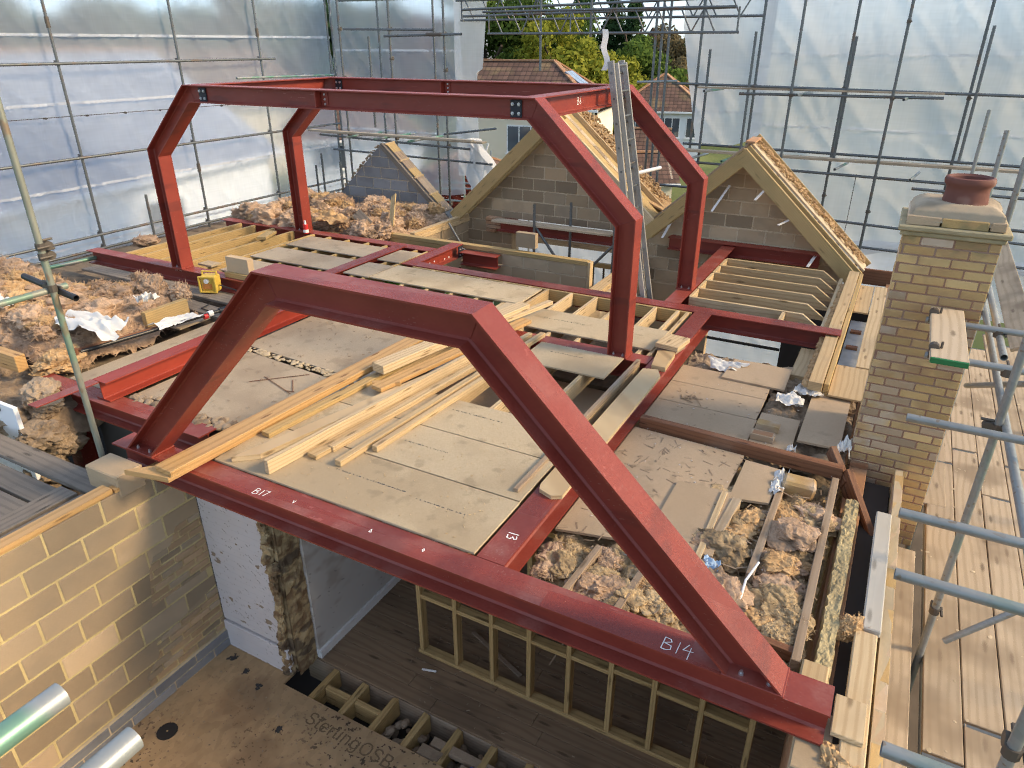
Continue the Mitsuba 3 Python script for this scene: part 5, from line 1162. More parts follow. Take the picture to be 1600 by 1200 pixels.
single('debris', 'rubble along the edge of the dusty chipboard by the carrying beam', 'debris', join([lump((rng.uniform(-6.2, -4.4), rng.uniform(3.58, 3.76), -0.22), rng.uniform(0.015, 0.05), 1, 0.4, 2, (1.3, 1, 0.7), i) for i in range(150)]), 'm_rubble', kind='stuff')
single('twigs', 'thin dark splinters on the dusty chipboard under the nearest portal', 'twigs', join([bar((-5.2 + rng.uniform(-0.5, 0.5), 4.75 + rng.uniform(-0.3, 0.2), -0.208), (-5.0 + rng.uniform(-0.5, 0.5), 4.7 + rng.uniform(-0.3, 0.2), -0.206), 0.008, 0.005) for _ in range(5)]), 'm_wood_old', kind='stuff')
single('timber', 'short weathered post stub beside the foot of the nearest left raking leg', 'timber', box(-4.60, -4.48, 3.12, 3.24, -0.30, -0.04, 'z', b=0.008, jit=0.004), 'm_wood_dusty')
single('offcut', 'small pale block on top of beam B1', 'offcut', box(-6.40, -6.26, 5.35, 5.6, 0.002, 0.035), 'm_pine')

# ------------------------------------------------------------------ plank platforms
PB = 'planks of the right scaffold platform'
PLZ = -0.95
def plank(x0, x1, y0, y1, label, group=None, z=PLZ, mat='m_board'):
    return single('scaffold_board', label, 'scaffold board', box(x0, x1, y0, y1, z - 0.036, z, 'y', b=0.004, jit=0.002), mat, group)
plank(0.52, 0.735, 1.2, 5.75, 'plank nearest the house wall on the right platform, with a rusty stain', z=PLZ + 0.02)
for j, (y0, y1) in enumerate(((0.8, 3.7), (3.72, 7.5), (7.52, 11.6))):
    for i, x in enumerate((0.815, 1.045, 1.275, 1.505, 1.735)):
        o = (0.0, 0.35, -0.5, 0.2, -0.2)[i] if j == 0 else (0.0, 0.35, -0.5, 0.2, -0.2)[i]
        k = plank(x, x + 0.222, y0 + (o if j else 0), y1 + o, f'{ORD[i]} plank out from the house on the {("nearest", "middle", "farthest")[j]} run of the right platform', PB)
        part(k, 'end_band', box(x - 0.0015, x + 0.2235, y1 + o - 0.028, y1 + o - 0.004, PLZ - 0.0375, PLZ + 0.0012, b=0.0005), 'm_galv_shaded')
single('mortar_splash', 'grey mortar splashes dried on the right scaffold planks', 'mortar', join([lump((rng.uniform(0.56, 1.9), rng.uniform(2.6, 9.5), PLZ + 0.001), rng.uniform(0.004, 0.017), 1, 0.5, 2, (1.3, 1, 0.15), i) for i in range(90)]), 'm_mortar', kind='stuff')
for x, q_ in ((0.56, 'left'), (0.78, 'right')): plank(x - 0.02, x + 0.19, 6.6, 11.4, f'{q_} one of two pale planks beyond the chimney', 'planks beyond the chimney')
def slab_board(label, a, b, w, side, mat='m_board'):
    k = single('scaffold_board', label, 'scaffold board', bar(a, b, w, 0.036, side=side, b=0.004), mat); return k
hb = slab_board('short plank with a green end carried in front of the chimney', (0.485, 4.80, 1.12), (0.485, 5.86, 1.12), 0.213, (1, 0, 0))
part(hb, 'painted_end', box(0.38, 0.59, 4.780, 4.7995, 1.102, 1.138), 'm_green')
slab_board('plank raised along the outer side right of the chimney', (1.22, 7.0, 0.55), (1.22, 11.2, 0.62), 0.215, (1, 0, 0.5))

def scaffold(label, name='scaffold', group=None): return thing(name, label, 'scaffold', group)
def poles(t, items, name='pole', mat='m_galv_shaded', r=0.0235):
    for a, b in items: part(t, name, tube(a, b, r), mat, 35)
rs = scaffold('galvanised tube scaffold carrying the right hand planks beside the chimney')
poles(rs, [((0.79, y, -3.0), (0.79, y, zt)) for y, zt in ((2.42, 2.0), (4.55, 2.3), (6.75, 2.12), (8.62, 2.14), (11.4, 2.13))], mat='m_galv_lit')
poles(rs, [((1.95, y, -3.0), (1.95, y, 3.5)) for y in (4.55, 6.75, 8.62, 11.4)], mat='m_galv_lit')
poles(rs, [((0.295, y, 1.0), (2.1, y, 1.0)) for y in (1.78, 2.66, 3.12, 4.14)], 'transom', 'm_galv_lit')
poles(rs, [((0.36, 4.98, 1.075), (1.02, 4.98, 1.075)), ((0.36, 5.72, 1.075), (1.02, 5.72, 1.075))], 'transom', 'm_galv_lit')
poles(rs, [((0.83, 1.6, 0.88), (0.83, 11.4, 0.88)), ((0.83, 5.3, 1.03), (0.83, 11.4, 1.03)), ((1.98, 1.2, 0.2), (1.98, 11.4, 0.2)), ((0.83, 1.2, -1.02), (0.83, 11.5, -1.02))], 'ledger', 'm_galv_lit')
poles(rs, [((0.86, 4.35, -0.62), (1.9, 4.55, 0.55)), ((0.75, 5.9, 0.55), (0.98, 5.0, 1.0))], 'brace', 'm_galv_lit', r=0.021)
for p, a, b in (((0.79, 4.55, -0.55), Z, X), ((0.79, 2.42, 0.55), Z, X), ((0.82, 5.72, 1.05), Z, X), ((0.82, 4.98, 1.05), Z, X), ((0.79, 4.55, 0.86), Z, Y), ((0.40, 5.72, 1.09), X, Y), ((0.40, 4.98, 1.09), X, Y)):
    part(rs, 'coupler', coupler(p, a, b), 'm_coupler')

ls = scaffold('painted green grey scaffold pole with couplers at the left beside the planks')
part(ls, 'pole', tube((-5.2, 2.70, -2.6), (-5.2, 2.70, 3.6)), 'm_pole_green', 35)
part(ls, 'ledger', tube((-5.235, 0.6, 1.30), (-5.235, 2.82, 1.30)), 'm_pole_green', 35)
part(ls, 'transom', tube((-5.62, 2.745, 1.335), (-5.02, 2.745, 1.26)), 'm_black', 35)
for z in (1.32, 1.55, 1.62): part(ls, 'coupler', coupler((-5.2, 2.70, z), Z, Y if z < 1.5 else X), 'm_coupler')
lt = scaffold('two loose shiny tube ends reaching in at the lower left')
part(lt, 'tube', tube((-1.19, -0.6, 1.80), (-1.19, 0.425, 1.80), 0.0245, 20), 'm_galv_green', 35)
part(lt, 'tube', tube((-1.045, -0.6, 1.735), (-1.045, 0.455, 1.735), 0.0245, 20), 'm_galv_green', 35)
for i, (y, lab) in enumerate(((2.62, 'outer grey plank across the left platform by the pole'), (2.36, 'second grey plank across the left platform'), (2.12, 'third grey plank across the left platform'), (1.88, 'fourth grey plank across the left platform'), (1.64, 'fifth grey plank across the left platform'))):
    single('scaffold_board', lab, 'scaffold board', box(-9.5, (-5.2, -5.52, -5.52, -5.52, -5.52)[i], y - 0.105, y + 0.105, -0.40 + (0.03 if i == 0 else 0), -0.36 + (0.03 if i == 0 else 0), 'x', b=0.004, jit=0.003), 'm_board_grey')
single('scaffold_board', 'brown grey plank lying along the tan block wall, outer of two', 'scaffold board', box(-5.50, -5.29, -0.5, 2.48, -0.372, -0.335, 'y', b=0.004), 'm_board_grey')
single('scaffold_board', 'dark plank lying along the tan block wall, inner of two', 'scaffold board', box(-5.27, -5.06, -0.5, 2.50, -0.385, -0.35, 'y', b=0.004), 'm_board_grey')
wp = thing('white_panel', 'pale blue white insulation board with a grey vent at the left edge', 'panel')
part(wp, 'board', box(-9.0, -6.75, 2.86, 2.90, -0.9, -0.12), 'm_render_white')
part(wp, 'vent', box(-7.12, -6.98, 2.845, 2.86, -0.20, -0.13), 'm_galv_shaded')
rwl = thing('rubble_wall', 'broken rubble wall end beside the pale blue board', 'wall')
for i in range(24): part(rwl, 'stone', lump((-6.9 + rng.uniform(-0.25, 0.25), 3.1 + rng.uniform(-0.2, 0.2), -0.2 - 0.05 * i), rng.uniform(0.10, 0.18), 3, 0.45, 2.4, (1.2, 1, 0.8), 500 + i), 'm_rubble')
single('wall_tube', 'long pale tube lying over the left wool towards the cut beam end', 'tube', tube((-10.9, 3.4, -0.02), (-10.9, 6.62, -0.14), 0.03), 'm_galv_green', smooth=35)

# ------------------------------------------------------------------ scaffold walls with sheeting
def film(fixed, axis, u0, u1, z0, z1, seed, nu=None, nz=None, amp=0.10, off=0.0, hem=None, edge=None):
    nu = nu or max(6, int((u1 - u0) * 18)); nz = nz or max(6, int((z1 - z0) * 18))
    def fn(a, b):
        u = u0 + (u1 - u0) * a; z = z0 + (z1 - z0) * b
        if hem is not None: z = np.where(True, hem(u) + (z1 - hem(u)) * b, z)
        if edge is not None:
            l, r = edge(z); u = l + (r - l) * a
        d = film_d(u, z, seed, amp, z0) + off
        o = np.stack([u, u * 0 + fixed, z], 1) if axis == 'y' else np.stack([u * 0 + fixed, u, z], 1)
        o[:, 1 if axis == 'y' else 0] += d
        return o
    return grid(nu, nz, fn)
def film_d(u, z, seed, amp, z0):
    q = np.stack([u * 0.55, z * 0.9, u * 0 + seed], 1)
    big = meshkit.fbm(q, 3, seed) - 0.5
    s = u * 0.75 + z * 0.66
    fold = 1 - 2 * np.abs(meshkit.noise(np.stack([s * 3.4, (u - z) * 0.35, u * 0 + seed], 1), seed + 1) - 0.5)
    s2 = u * 0.5 - z * 0.85
    fold2 = 1 - 2 * np.abs(meshkit.noise(np.stack([s2 * 4.6, (u + z) * 0.4, u * 0 + seed], 1), seed + 5) - 0.5)
    low = np.exp(-np.maximum(z - z0, 0) / 1.2)
    s3 = u * 0.95 + z * 0.3
    crease = 1 - 2 * np.abs(meshkit.noise(np.stack([s3 * 7.5, (z - u) * 0.6, u * 0 + seed], 1), seed + 8) - 0.5)
    area = meshkit.noise(np.stack([u * 0.4, z * 0.6, u * 0 + seed], 1), seed + 3)
    return amp * (1.6 * big + 0.42 * fold ** 5 + 0.55 * low * fold2 ** 4 + 0.35 * low * fold ** 2 + 0.30 * area * crease ** 6)
def sheeting(label, fixed, axis, u0, u1, z0, z1, seed, bands=(), mat='m_sheet', amp=0.10, **k):
    t = thing('plastic_sheeting', label, 'plastic sheet')
    part(t, 'film', film(fixed, axis, u0, u1, z0, z1, seed, amp=amp, **k), mat, True)
    for zb in bands:
        part(t, 'welded_band', film(fixed, axis, u0, u1, zb - 0.022, zb + 0.022, seed, nz=3, amp=amp, off=-0.012 if axis == 'y' else 0.012, edge=k.get('edge')) if True else None, 'm_sheet_dense', True)
    return t
sheeting('large bluish translucent sheeting on the left scaffold, trees showing through', -12.72, 'x', 0.5, 14.35, -1.5, 6.6, 3, (3.02, 1.98, 0.62, -0.35), amp=0.12)
sheeting('translucent sheeting across the back left scaffold above the blue grey gable', 14.42, 'y', -12.7, -9.05, -0.25, 6.6, 5, (2.75, 1.0), amp=0.07, hem=lambda u: -0.30 + 0.10 * np.sin(u * 2.1))
sheeting('white return of sheeting at the left edge of the open gap', 14.25, 'y', -9.1, -8.0, 0.15, 6.6, 7, (2.1,), 'm_sheet_dense', 0.05, hem=lambda u: 0.12 + 0.55 * np.clip((u + 8.9), 0, 1) ** 2, edge=lambda z: (-9.12 + 0 * z, np.where(z > 2.4, -8.32 + 0.10 * (z - 3.4), -8.55)))
single('plastic_sheeting', 'bunched white sheeting hanging loose at the left of the open gap', 'plastic sheet', grid(60, 60, lambda u, v: np.stack([-8.66 + (0.30 + 0.62 * (1 - v) ** 0.8) * u + 0.05 * np.sin(v * 9 + u * 4), 13.95 + 0.11 * np.sin(u * 23 + v * 5) + 0.09 * np.sin(u * 11 - v * 7) + 0.10 * meshkit.fbm(np.stack([u * 7, v * 7, u * 0], 1), 3, 3), -0.42 + 1.42 * v + 0.30 * u * (1 - v) + 0.05 * np.sin(u * 17) * (1 - v)], 1)), 'm_sheet_white', smooth=True)
sheeting('translucent sheeting panel right of the open gap with a ragged lower edge', 14.50, 'y', -4.15, -2.55, 1.12, 6.6, 9, (2.52, 1.72), mat='m_sheet_milky', amp=0.05, hem=lambda u: 1.10 + 0.25 * np.clip((u + 3.3), 0, 1), edge=lambda z: (-4.20 + 0.22 * np.clip(3.2 - z, 0, 3), -2.55 + 0 * z))
sheeting('wide white translucent sheeting on the right back scaffold behind the chimney', 14.55, 'y', -2.75, 4.6, -1.6, 6.6, 11, (2.72, 1.52), mat='m_sheet_milky', amp=0.09)
sheeting('added pale sheet standing beyond the window opening to make it bright', 17.0, 'y', -9.0, 1.0, -5.2, -1.25, 15, (), 'm_sheet_white', amp=0.05)  # added sheet, set out in the sun so the opening looks bright
k = single('plastic_sheeting', 'rolled fold of sheeting along the foot of the right back scaffold', 'plastic sheet', grid(90, 14, lambda u, v: np.stack([-2.2 + 5.5 * u, 14.42 - 0.10 * np.sin(v * 3.1) + 0.03 * np.sin(u * 40), -0.50 + 0.26 * (v - 0.5) * (0.6 + 0.8 * meshkit.noise(np.stack([u * 12, u * 0, u * 0], 1), 4)) - 0.12 * np.sin(u * 9)], 1)), 'm_sheet_white', smooth=True)

la = scaffold('tube scaffold frame inside the left sheeting')
XL = -12.5
poles(la, [((XL, y, -2.5), (XL, y, 5.0)) for y in (5.3, 7.58, 9.9, 11.94, 14.1)])
poles(la, [((XL + 0.05, 3.0, z), (XL + 0.05, y1, z)) for z, y1 in ((2.60, 12.3), (1.13, 14.2), (-0.19, 14.2), (-0.43, 14.2))], 'ledger')
poles(la, [((XL + 0.45, 8.3, -1.2), (XL + 0.45, 8.3, 0.42)), ((XL + 0.5, 12.9, -1.0), (XL + 0.5, 12.9, 0.6)), ((XL + 0.5, 10.7, -1.0), (XL + 0.5, 10.7, -0.2))], 'short_pole')
part(la, 'ledger', tube((XL + 0.02, 11.2, 2.25), (XL + 0.02, 14.2, 2.22)), 'm_galv_green', 35)
part(la, 'line', tube((XL - 0.1, 3.0, 1.83), (XL - 0.1, 14.2, 1.72), 0.006, 6, False), 'm_dark')
for y in np.arange(3.6, 14, 0.72): part(la, 'tie', lump((XL - 0.1, y, 1.825 - 0.01 * (y - 3)), 0.022, 1, 0.2, 2, (1, 1.6, 0.8), int(y * 9)), 'm_dark')
for y in (7.58, 9.9, 11.94):
    for z in (2.60, 1.13, -0.19, -0.43): part(la, 'coupler', coupler((XL, y, z), Z, Y), 'm_coupler')
    part(la, 'sleeve', cyl((XL, y, {7.58: 3.2, 9.9: 0.65, 11.94: 3.1}[y]), Z, 0.034, 0.16, 10), 'm_coupler', 30)
bl = scaffold('tube scaffold frame behind the blue grey gable')
poles(bl, [((x, 14.2, -2.5), (x, 14.2, 5.0)) for x in (-12.45, -11.09, -9.6)])
poles(bl, [((x, 13.2, -2.5), (x, 13.2, 5.0)) for x in (-11.37, -10.03, -8.68)])
poles(bl, [((-10.63, 13.25, 1.2), (-10.63, 13.25, 3.03)), ((-11.9, 13.4, -1), (-11.9, 13.4, 0.35)), ((-12.3, 13.0, -1), (-12.3, 13.0, 0.3))], 'short_pole')
poles(bl, [((-11.2, 13.15, 3.17), (-8.9, 13.15, 3.14)), ((-10.1, 13.1, 3.03), (-8.2, 13.1, 3.06)), ((-12.2, 13.15, 0.98), (-8.1, 13.15, 0.90)), ((-12.5, 13.9, 0.55), (-8.0, 13.9, 0.5)), ((-11.4, 13.3, 3.72), (-8.0, 13.3, 3.70)), ((-12.0, 14.0, 2.05), (-8.2, 14.0, 2.02)), ((-9.3, 14.0, 1.05), (-7.9, 13.9, 1.25))], 'ledger')
part(bl, 'plank', box(-12.4, -7.97, 12.98, 13.12, 1.06, 1.10, 'x'), 'm_board')
part(bl, 'plank', box(-12.3, -7.9, 13.3, 13.5, 1.0, 1.035, 'x'), 'm_board')
for x in (-11.2, -10.4, -9.5): part(bl, 'transom', tube((x, 12.9, 1.0), (x + 0.1, 14.3, 1.0)), 'm_galv_green', 35)
for x, z in ((-11.37, 1.0), (-10.03, 1.0), (-8.68, 0.92), (-11.37, 3.17), (-10.03, 3.15), (-8.68, 3.06), (-11.37, 2.2), (-10.03, 2.6), (-8.68, 2.4), (-8.68, -0.3)): part(bl, 'coupler', coupler((x, 13.2, z), Z, X), 'm_coupler')
part(bl, 'sleeve', cyl((-8.85, 13.1, 3.055), X, 0.036, 0.35, 10), 'm_coupler', 30)
lw = scaffold('low pale tube scaffold in the open gap left of the middle gable')
poles(lw, [((x, 15.5, -5.2), (x, 15.5, zt)) for x, zt in ((-10.48, 0.3), (-9.75, 0.1), (-9.32, 0.84), (-8.95, 0.55), (-7.9, 0.15))], mat='m_galv_green', name='pole')
poles(lw, [((-10.6, 15.4, z), (-7.5, 15.4, z + 0.1)) for z in (-0.30, -0.75, -1.15)], 'ledger', 'm_galv_green')
poles(lw, [((-10.4, 15.3, -0.45), (-9.2, 15.0, -0.30)), ((-10.2, 15.3, -1.0), (-9.0, 15.0, -0.8))], 'transom', 'm_galv_green')
poles(lw, [((-9.62, 15.2, -1.2), (-8.85, 15.2, 0.75))], 'brace', 'm_white')
rb = scaffold('tube scaffold frame in front of the wide white sheeting at the back right')
poles(rb, [((x, 14.2, z0), (x, 14.2, 5.0)) for x, z0 in ((-3.76, 1.05), (-2.70, 1.05), (-1.21, -1.2), (0.66, 0.5))])
poles(rb, [((x, 13.6, z0), (x, 13.6, 5.0)) for x, z0 in ((-1.97, -1.4), (-0.42, -1.6), (2.6, -1.6))])
poles(rb, [((-3.52, 14.0, -0.6), (-3.52, 14.0, 2.80)), ((-2.76, 14.0, 1.0), (-2.76, 14.0, 3.08)), ((-1.14, 13.9, 1.1), (-1.14, 13.9, 3.0)), ((0.74, 14.0, 1.15), (0.74, 14.0, 3.14))], 'short_pole')
poles(rb, [((-4.2, 14.12, 2.22), (3.0, 14.12, 2.14)), ((-2.85, 13.7, 2.10), (0.3, 13.7, 2.12)), ((-3.7, 13.9, 0.86), (3.0, 13.9, 0.78)), ((-2.1, 14.1, 0.02), (3.0, 14.1, -0.12)), ((-2.1, 14.1, -0.40), (3.0, 14.1, -0.50)), ((-3.9, 14.2, 1.15), (3.0, 14.2, 1.10)), ((0.15, 13.2, 0.80), (3.0, 13.2, 0.76)), ((1.0, 12.2, 0.5), (3.0, 12.2, 0.48))], 'ledger')
part(rb, 'plank', box(-4.0, 3.0, 13.75, 13.95, 1.06, 1.10, 'x'), 'm_board')
part(rb, 'plank', box(-3.6, 0.3, 13.66, 13.70, 2.17, 2.20, 'x'), 'm_board')
for x, z in ((-3.4, 2.14), (-1.85, 2.12), (-0.25, 2.10), (-3.55, 0.98), (-2.95, 0.98), (-1.05, 0.98), (0.1, 0.9), (-2.6, 0.98)): part(rb, 'transom', tube((x, 13.4, z), (x + 0.12, 14.3, z)), 'm_galv_green', 35)
for x, y, z in ((-1.21, 14.2, 2.2), (-2.70, 14.2, 2.2), (-3.76, 14.2, 2.2), (-0.42, 13.6, 2.1), (-1.97, 13.6, 0.05), (-0.42, 13.6, 0.3), (-1.21, 14.2, 0.4), (0.66, 14.2, 2.1), (-1.97, 13.6, 2.1), (-0.42, 13.6, 3.2)): part(rb, 'coupler', coupler((x, y, z), Z, X), 'm_coupler')
part(rb, 'cord', tube((-0.75, 14.3, -0.4), (-0.75, 14.3, 0.8), 0.006, 6, False), 'm_dark')
gp = scaffold('slim group of upright tubes standing in the open gap beside the ladder')
poles(gp, [((x, y, -2.5), (x, y, 5.0)) for x, y in ((-4.62, 14.2), (-4.50, 14.2), (-4.30, 14.0))], mat='m_galv_shaded')
poles(gp, [((-4.85, 14.0, 2.23), (-4.1, 14.1, 2.26))], 'transom', 'm_galv_green')
poles(gp, [((-4.9, 14.1, z), (-3.5, 14.1, z)) for z in (-0.05, 0.35)], 'ledger')

def lattice(label, y, x0, x1, zb, zt, bay=0.42, mat='m_galv_shaded', r=0.022):
    t = thing('lattice_beam', label, 'lattice beam')
    part(t, 'chord', tube((x0, y, zb), (x1, y, zb), r), mat, 35)
    part(t, 'chord', tube((x0 - 0.1, y, zt), (x1 - 0.1, y, zt), r), mat, 35)
    n = int((x1 - x0) / bay)
    for i in range(n):
        a = x0 + 0.12 + i * bay
        part(t, 'lacing', tube((a, y, zt), (a + bay * 0.5, y, zb), 0.013, 8, False), mat, 35)
        if i % 2: part(t, 'lacing', tube((a + bay * 0.5, y, zb), (a + bay, y, zt), 0.013, 8, False), mat, 35)
        if i % 4 == 3: part(t, 'lacing', tube((a + bay, y, zb), (a + bay, y, zt), 0.013, 8, False), mat, 35)
    for x in (x0 + 0.03, x1 - 0.03): part(t, 'lacing', tube((x, y, zb), (x, y, zt), 0.016, 8, False), mat, 35)
lattice('higher lattice beam spanning the open gap at the top of the picture', 14.2, -8.9, -2.68, 3.33, 3.70)
lattice('lower lattice beam spanning the open gap, in front of the trees', 13.0, -7.55, -2.84, 3.06, 3.43, 0.40)
sl_ = scaffold('pair of straight tubes running between the lattice beams over the open gap')
poles(sl_, [((-8.5, 13.6, 3.50), (-3.0, 13.6, 3.60)), ((-8.4, 13.5, 3.38), (-3.0, 13.4, 3.44)), ((-6.62, 13.4, 2.42), (-6.62, 13.4, 3.9)), ((-5.6, 13.4, 3.0), (-5.6, 13.4, 3.9))], 'ledger')

# ------------------------------------------------------------------ ladder
ld = thing('ladder', 'grey aluminium extension ladder leaning on the steel tie', 'ladder')
B0, B1_ = np.array([-2.60, 8.52, -0.75]), np.array([-3.14, 8.30, 2.72])
wv = np.array([0, 0.34, 0.0])
for s, o in ((0, 0), (1, 0)):
    part(ld, 'stile', bar(B0 + wv * (s - 0.5), B1_ + wv * (s - 0.5), 0.034, 0.075, side=(0, 1, 0)), 'm_alu')
    part(ld, 'inner_stile', bar(B0 + wv * (s - 0.5) * 0.78 + [0.05, 0, 0.35], B1_ + wv * (s - 0.5) * 0.78 + [0.05, 0, -0.02], 0.026, 0.06, side=(0, 1, 0)), 'm_alu')
for i in range(13):
    c = B0 + (B1_ - B0) * (0.04 + i * 0.077)
    part(ld, 'rung', tube(c - wv * 0.56, c + wv * 0.56, 0.014, 8, False), 'm_galv_shaded', 35)
    part(ld, 'rung', tube(c - wv * 0.40 + [0.05, 0, 0.08], c + wv * 0.40 + [0.05, 0, 0.08], 0.013, 8, False), 'm_galv_shaded', 35)
single('strap', 'white strip hanging from the lattice beam to the ladder head', 'strip', grid(4, 30, lambda u, v: np.stack([-3.30 + 0.07 * u + 0.02 * np.sin(v * 9), 8.25 + 0.05 * np.sin(v * 5) + 0 * u, 2.62 + 0.42 * v], 1)), 'm_sheet_white', smooth=True)

# ------------------------------------------------------------------ beyond the site
A25 = math.radians(27)
E1, E2 = np.array([math.cos(A25), math.sin(A25), 0]), np.array([-math.sin(A25), math.cos(A25), 0])
def house(label, org, W, D, H, rise, hip=(0, 1), wallm='m_render', wins=(), ang=A25, name='house', over=0.35, zb=-5.3, chim=None, roofm='m_tile'):
    e1, e2 = np.array([math.cos(ang), math.sin(ang), 0]), np.array([-math.sin(ang), math.cos(ang), 0])
    org = np.array([org[0], org[1], 0.0])
    w = lambda p: org + np.asarray(p)[:, :1] * e1 + np.asarray(p)[:, 1:2] * e2 + np.asarray(p)[:, 2:] * np.array([0, 0, 1.0])
    def pt(parent, nm, m, mat, **k): return part(parent, nm, (w(m[0]), m[1], m[2]) if len(m) == 3 else (w(m[0]), m[1]), mat, **k)
    t = thing(name, label, 'house')
    hz = H
    pt(t, 'wall', box(0, W, 0, D, zb, hz, b=0.001), wallm)
    # hipped or gabled roof over the ridge along e1
    o = over; yr = D / 2; h0 = D / 2 if hip[0] else -o; h1 = W - D / 2 if hip[1] else W + o
    sl = rise / (D / 2); ze = hz - o * sl
    V = np.array([(-o, -o, ze), (W + o, -o, ze), (W + o, D + o, ze), (-o, D + o, ze), (h0, yr, hz + rise), (h1, yr, hz + rise)])
    faces = [(0, 1, 5, 4), (1, 2, 5), (2, 3, 4, 5), (3, 0, 4)]
    rf = None
    vs, fs, us = [], [], []
    for f in faces:
        q = V[list(f)]; a = q[1] - q[0]; a /= np.linalg.norm(a); nn = np.cross(a, q[2] - q[0]); nn /= np.linalg.norm(nn); b = np.cross(nn, a)
        b0 = len(vs)
        for p in q: vs.append(p); us.append([(p - q[0]) @ a + 20, (p - q[0]) @ b])
        fs += [[b0, b0 + i, b0 + i + 1] for i in range(1, len(f) - 1)]
    b0 = len(vs)
    for p in V[:4]: vs.append(p - [0, 0, 0.12]); us.append([0, 0])
    fs += [[b0, b0 + 2, b0 + 1], [b0, b0 + 3, b0 + 2]]
    rf = pt(t, 'roof', (np.array(vs), np.array(fs), np.array(us)), roofm)
    pt(t, 'gutter', box(-o, W + o, -o - 0.1, -o, ze - 0.12, ze), 'm_white')
    if not hip[0]: pt(t, 'gable', poly_prism([(0, hz), (D, hz), (yr, hz + rise)], (0.0, 0.1), 'x'), wallm)
    if not hip[1]: pt(t, 'gable', poly_prism([(0, hz), (D, hz), (yr, hz + rise)], (W - 0.1, W), 'x'), wallm)
    pt(rf, 'ridge_tiles', box(h0, h1, yr - 0.12, yr + 0.12, hz + rise - 0.02, hz + rise + 0.07), 'm_brick_red') if False else None
    part(rf, 'ridge_tiles', (w(box(min(h0, h1), max(h0, h1), yr - 0.12, yr + 0.12, hz + rise - 0.03, hz + rise + 0.07)[0]), _F, np.zeros((24, 2))), 'm_brick_red')
    for hx, corner in ((h1, 1), (h1, 2), (h0, 0), (h0, 3)):
        if (hx == h1 and not hip[1]) or (hx == h0 and not hip[0]): continue
        a, b = w([V[corner]])[0], w([V[5 if hx == h1 else 4]])[0]
        part(rf, 'hip_tiles', bar(a + [0, 0, 0.02], b + [0, 0, 0.02], 0.22, 0.08), 'm_brick_red')
    for (x0, x1, z0, z1, panes) in wins:
        f = pt(t, 'window', box(x0, x1, -0.05, 0.02, z0, z1), 'm_white')
        n = panes; g = 0.07
        for i in range(n):
            a = x0 + g + (x1 - x0 - g) / n * i; b = x0 + (x1 - x0 - g) / n * (i + 1)
            pt(f, 'pane', box(a, b, -0.07, -0.045, z0 + g, z1 - g), 'm_glass')
        pt(f, 'sill', box(x0 - 0.08, x1 + 0.08, -0.14, -0.02, z0 - 0.07, z0), 'm_white')
    return t, rf, w
# cream house in the gap
hc, rfc, wf_ = house('cream rendered house with brown tiled hipped roof in the open gap', (-21.2, 34.0), 6.9, 5.6, 0.15, 1.9, (0, 1), 'm_render', [(2.35, 4.35, -2.35, -0.95, 3), (2.35, 3.6, -5.0, -3.55, 2), (4.9, 6.3, -2.35, -0.95, 2)], math.radians(10))
part(hc, 'downpipe', (lambda a: tube(a, a + [0, 0, 5.3], 0.06))(wf_([[6.96, 0.6, -5.3]])[0]), 'm_dark')
part(hc, 'side_light', (wf_(box(6.9, 7.05, 0.1, 0.25, -0.95, -0.6)[0]), _F, np.zeros((24, 2))), 'm_dark')
sol = thing('solar_panels', 'pair of pale solar panels on the hip of the cream house', 'solar panels')
def on_hip(u, s, lift):                                     # u along the eave, s up the hip slope
    W, D, o = 6.9, 5.6, 0.35; sl = 1.9 / 2.8
    return wf_([[W + o - s, D / 2 + u, 0.15 - o * sl + s * sl + lift]])[0]
for i, (a, b) in enumerate(((-1.0, -0.25), (-0.20, 0.55))):
    q = np.array([on_hip(a, 1.0, 0.1), on_hip(b, 1.0, 0.1), on_hip(b, 2.3, 0.1), on_hip(a, 2.3, 0.1)])
    qq = np.array([on_hip(a, 1.0, 0.02), on_hip(b, 1.0, 0.02), on_hip(b, 2.3, 0.02), on_hip(a, 2.3, 0.02)])
    v = np.vstack([q, qq]); f = np.array([[0, 1, 2, 3], [4, 7, 6, 5], [0, 4, 5, 1], [1, 5, 6, 2], [2, 6, 7, 3], [3, 7, 4, 0]])
    part(sol, 'panel', (v, f), 'm_solar')
house('white house with dark tiled hipped roof right of the open gap', (-19.4, 52.0), 6.2, 6.0, -1.25, 2.1, (1, 1), 'm_render_white', [(0.9, 1.9, -3.3, -1.9, 2), (2.9, 4.6, -3.3, -1.9, 3), (5.0, 5.8, -3.3, -1.9, 1)], 0.25)
house('low white house behind the ladder with a dark porch', (-17.2, 41.0), 4.6, 4.5, -3.2, 1.4, (1, 0), 'm_render_white', [(0.4, 1.6, -4.9, -3.8, 1), (2.6, 3.6, -6.6, -3.9, 2)], 0.25)
house('small brown roofed outbuilding between the cream house and the ladder', (-13.4, 36.5), 3.0, 4.0, -3.6, 1.1, (0, 0), 'm_render', [], 0.5)
house('dark red brick house low behind the torn sheeting', (-17.8, 23.0), 5.2, 4.5, -2.3, 1.1, (1, 1), 'm_brick_far', [(3.2, 4.3, -4.6, -3.5, 2)], 0.35)
